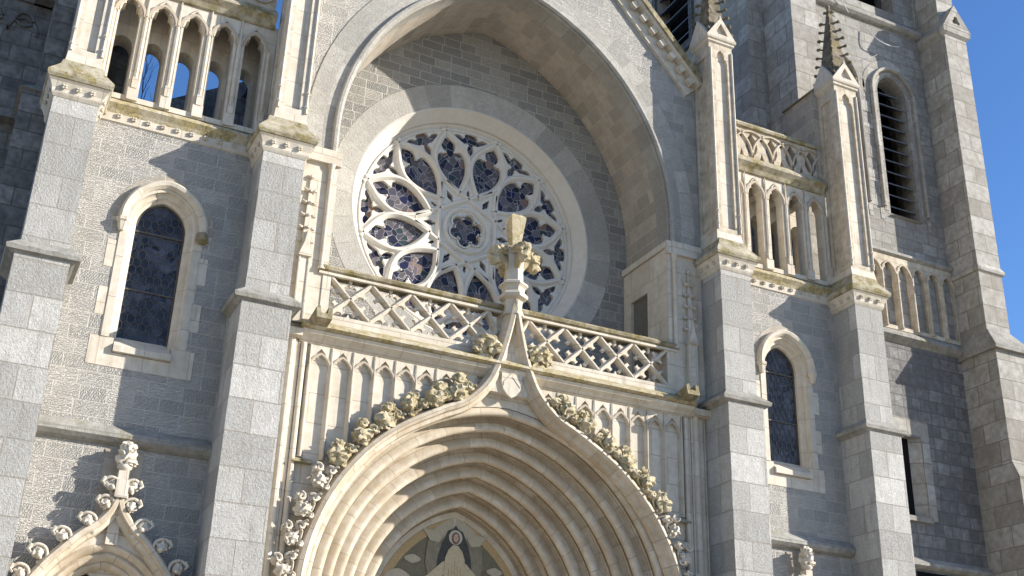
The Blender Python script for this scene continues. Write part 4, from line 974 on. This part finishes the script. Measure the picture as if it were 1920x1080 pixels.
# blind arcade band on the tower
course(MB(), 10.42, 15.96, [(2.0, 17.98), (1.80, 17.84), (1.80, 17.76), (1.9, 17.70), (2.0, 17.70)]).build("arcade_string", m_ledge, T)
BA2 = MB(); cs = [13.36 + .585 * k - 2.34 for k in range(9)]
hs = [[(c - .2, 15.42), (c + .2, 15.42)] + cusphead(.2, 17.1, .42, c) for c in cs if c < 15.9]
BA2.plate([(10.5, 15.3), (15.96, 15.3), (15.96, 17.69), (10.5, 17.69)], hs, 1.88, 1.998)
for c in [cs[0] - .2925 + .585 * k for k in range(10)]:
    if c < 15.95: BA2.sweep([(c, 15.35), (c, 17.1)], [(-.07, 1.88), (-.02, 1.80), (.02, 1.80), (.07, 1.88)])
for c in cs:
    if c < 15.9: BA2.sweep([(c + .29, 17.05)] + parch(.29, .18, 17.05, 8, c) + [(c - .29, 17.05)], [(-.02, 1.84), (.02, 1.84), (.03, 1.88), (-.03, 1.88)])
BA2.build("blind_arcade", m_dirty, T)
course(MB(), 10.42, 15.96, [(2.0, 15.4), (1.76, 15.14), (1.74, 15.06), (1.84, 14.98), (1.96, 14.9), (2.0, 14.9)]).build("belt_course", m_ledge, T)
# narrow slit window
NW = MB(); NW.box(13.98, 14.28, 1.955, 2.0, 9.75, 12.15); NW.box(12.9, 14.28, 1.955, 2.0, 12.15, 12.62); NW.box(12.9, 13.10, 1.955, 2.0, 9.75, 12.15)
NW.add([(13.975, 1.97, 9.82), (13.975, 1.97, 12.14), (13.70, 2.2, 12.14), (13.70, 2.2, 9.82)], [(0, 1, 2, 3)])
NW = NW.build("slit_window", m_tow, T)
MB().box(13.0, 14.0, 2.21, 2.23, 9.7, 12.2).build("window_glass", m_black, NW); MB().box(13.05, 14.05, 1.88, 2.2, 9.66, 9.80).build("sill", m_ledge, NW)
course(MB(), 10.42, 15.955, [(1.97, 8.68), (1.78, 8.52), (1.78, 8.44), (1.88, 8.38), (1.97, 8.36)]).build("low_string_course", m_ledge, T)
MB().box(13.2, 15.3, 1.955, 1.969, 6.4, 8.3).build("recess_shade", m_black, T)  # flat black sheet on the wall, shade of a recess as plain colour

# cables on the tower
def cable(pts, label, r=.014):
    o = MB().tube(catmull(pts, 6), r, 6).build("cable", m_cable, loc=pts[0]); o['label'] = label; o['category'] = 'cable'; return o
cable([(13.55, 1.88, 26.0), (13.85, 1.70, 25.55), (14.3, 1.66, 25.45), (14.75, 1.7, 25.6)], "short bright curved cable hanging on the tower wall above the louvred opening", .018)
cable([(12.0, 1.78, 27.3), (12.35, 1.70, 26.75), (12.75, 1.78, 26.3)], "thin pale cable crossing the stone ledge at the top of the tower", .014)
cable([(12.45, 1.86, 25.2), (12.9, 1.80, 24.85), (13.45, 1.84, 24.8), (13.9, 1.86, 25.1)], "thin grey cable sagging between the two belfry arches", .006)

# ================================================================== left tower remains
LT = thing("side_turret", "dark stone turret wing in shadow left of the church front", "turret", (-11, 2, 0))
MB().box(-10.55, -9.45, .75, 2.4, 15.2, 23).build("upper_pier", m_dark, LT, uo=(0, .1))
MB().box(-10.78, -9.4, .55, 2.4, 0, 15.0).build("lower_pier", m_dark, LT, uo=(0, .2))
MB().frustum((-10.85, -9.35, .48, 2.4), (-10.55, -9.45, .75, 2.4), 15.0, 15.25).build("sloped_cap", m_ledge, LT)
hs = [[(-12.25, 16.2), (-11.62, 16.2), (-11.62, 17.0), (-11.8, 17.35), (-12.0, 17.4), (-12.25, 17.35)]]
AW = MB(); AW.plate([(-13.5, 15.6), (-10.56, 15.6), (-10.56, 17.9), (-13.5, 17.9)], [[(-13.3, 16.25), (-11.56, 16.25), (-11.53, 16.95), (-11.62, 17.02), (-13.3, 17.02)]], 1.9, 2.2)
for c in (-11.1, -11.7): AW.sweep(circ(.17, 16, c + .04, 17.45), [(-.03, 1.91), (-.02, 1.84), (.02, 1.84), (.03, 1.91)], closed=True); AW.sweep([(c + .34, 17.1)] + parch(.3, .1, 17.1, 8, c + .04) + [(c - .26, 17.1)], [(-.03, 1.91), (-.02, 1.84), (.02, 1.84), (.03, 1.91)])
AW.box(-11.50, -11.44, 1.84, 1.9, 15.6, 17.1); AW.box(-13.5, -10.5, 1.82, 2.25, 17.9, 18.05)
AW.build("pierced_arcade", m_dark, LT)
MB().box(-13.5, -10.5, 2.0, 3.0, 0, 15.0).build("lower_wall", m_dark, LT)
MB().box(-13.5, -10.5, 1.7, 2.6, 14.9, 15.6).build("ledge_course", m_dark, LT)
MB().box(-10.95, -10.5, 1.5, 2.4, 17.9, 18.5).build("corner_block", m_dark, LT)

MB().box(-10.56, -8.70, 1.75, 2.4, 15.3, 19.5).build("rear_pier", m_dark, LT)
# dry weed growing behind the gallery
tw = MB(); rr = random.Random(3); b = Vector((-8.38, 1.9, 15.4))
def branch(p, d, L, r, lev):
    pts = [p]; 
    for i in range(5):
        d = (d + Vector((rr.uniform(-.15, .15), rr.uniform(-.15, .15), .05))).normalized(); pts.append(pts[-1] + d * L / 5)
    tw.tube(pts, [r * (1 - .13 * i) for i in range(6)], 4)
    if lev:
        for i in range(1, 6):
            for _ in range(2 if lev > 1 else 1):
                nd = (d + Vector((rr.uniform(-.8, .8), rr.uniform(-.5, .5), rr.uniform(.0, .4)))).normalized(); branch(pts[i], nd, L * .38, r * .55, lev - 1)
branch(b, Vector((.10, 0, 1)), 1.7, .014, 2)
o = tw.build("dry_weed", m_twig, loc=b); o['label'] = "bare leafless weed against the sky in the second arch of the left gallery"; o['category'] = 'plant'
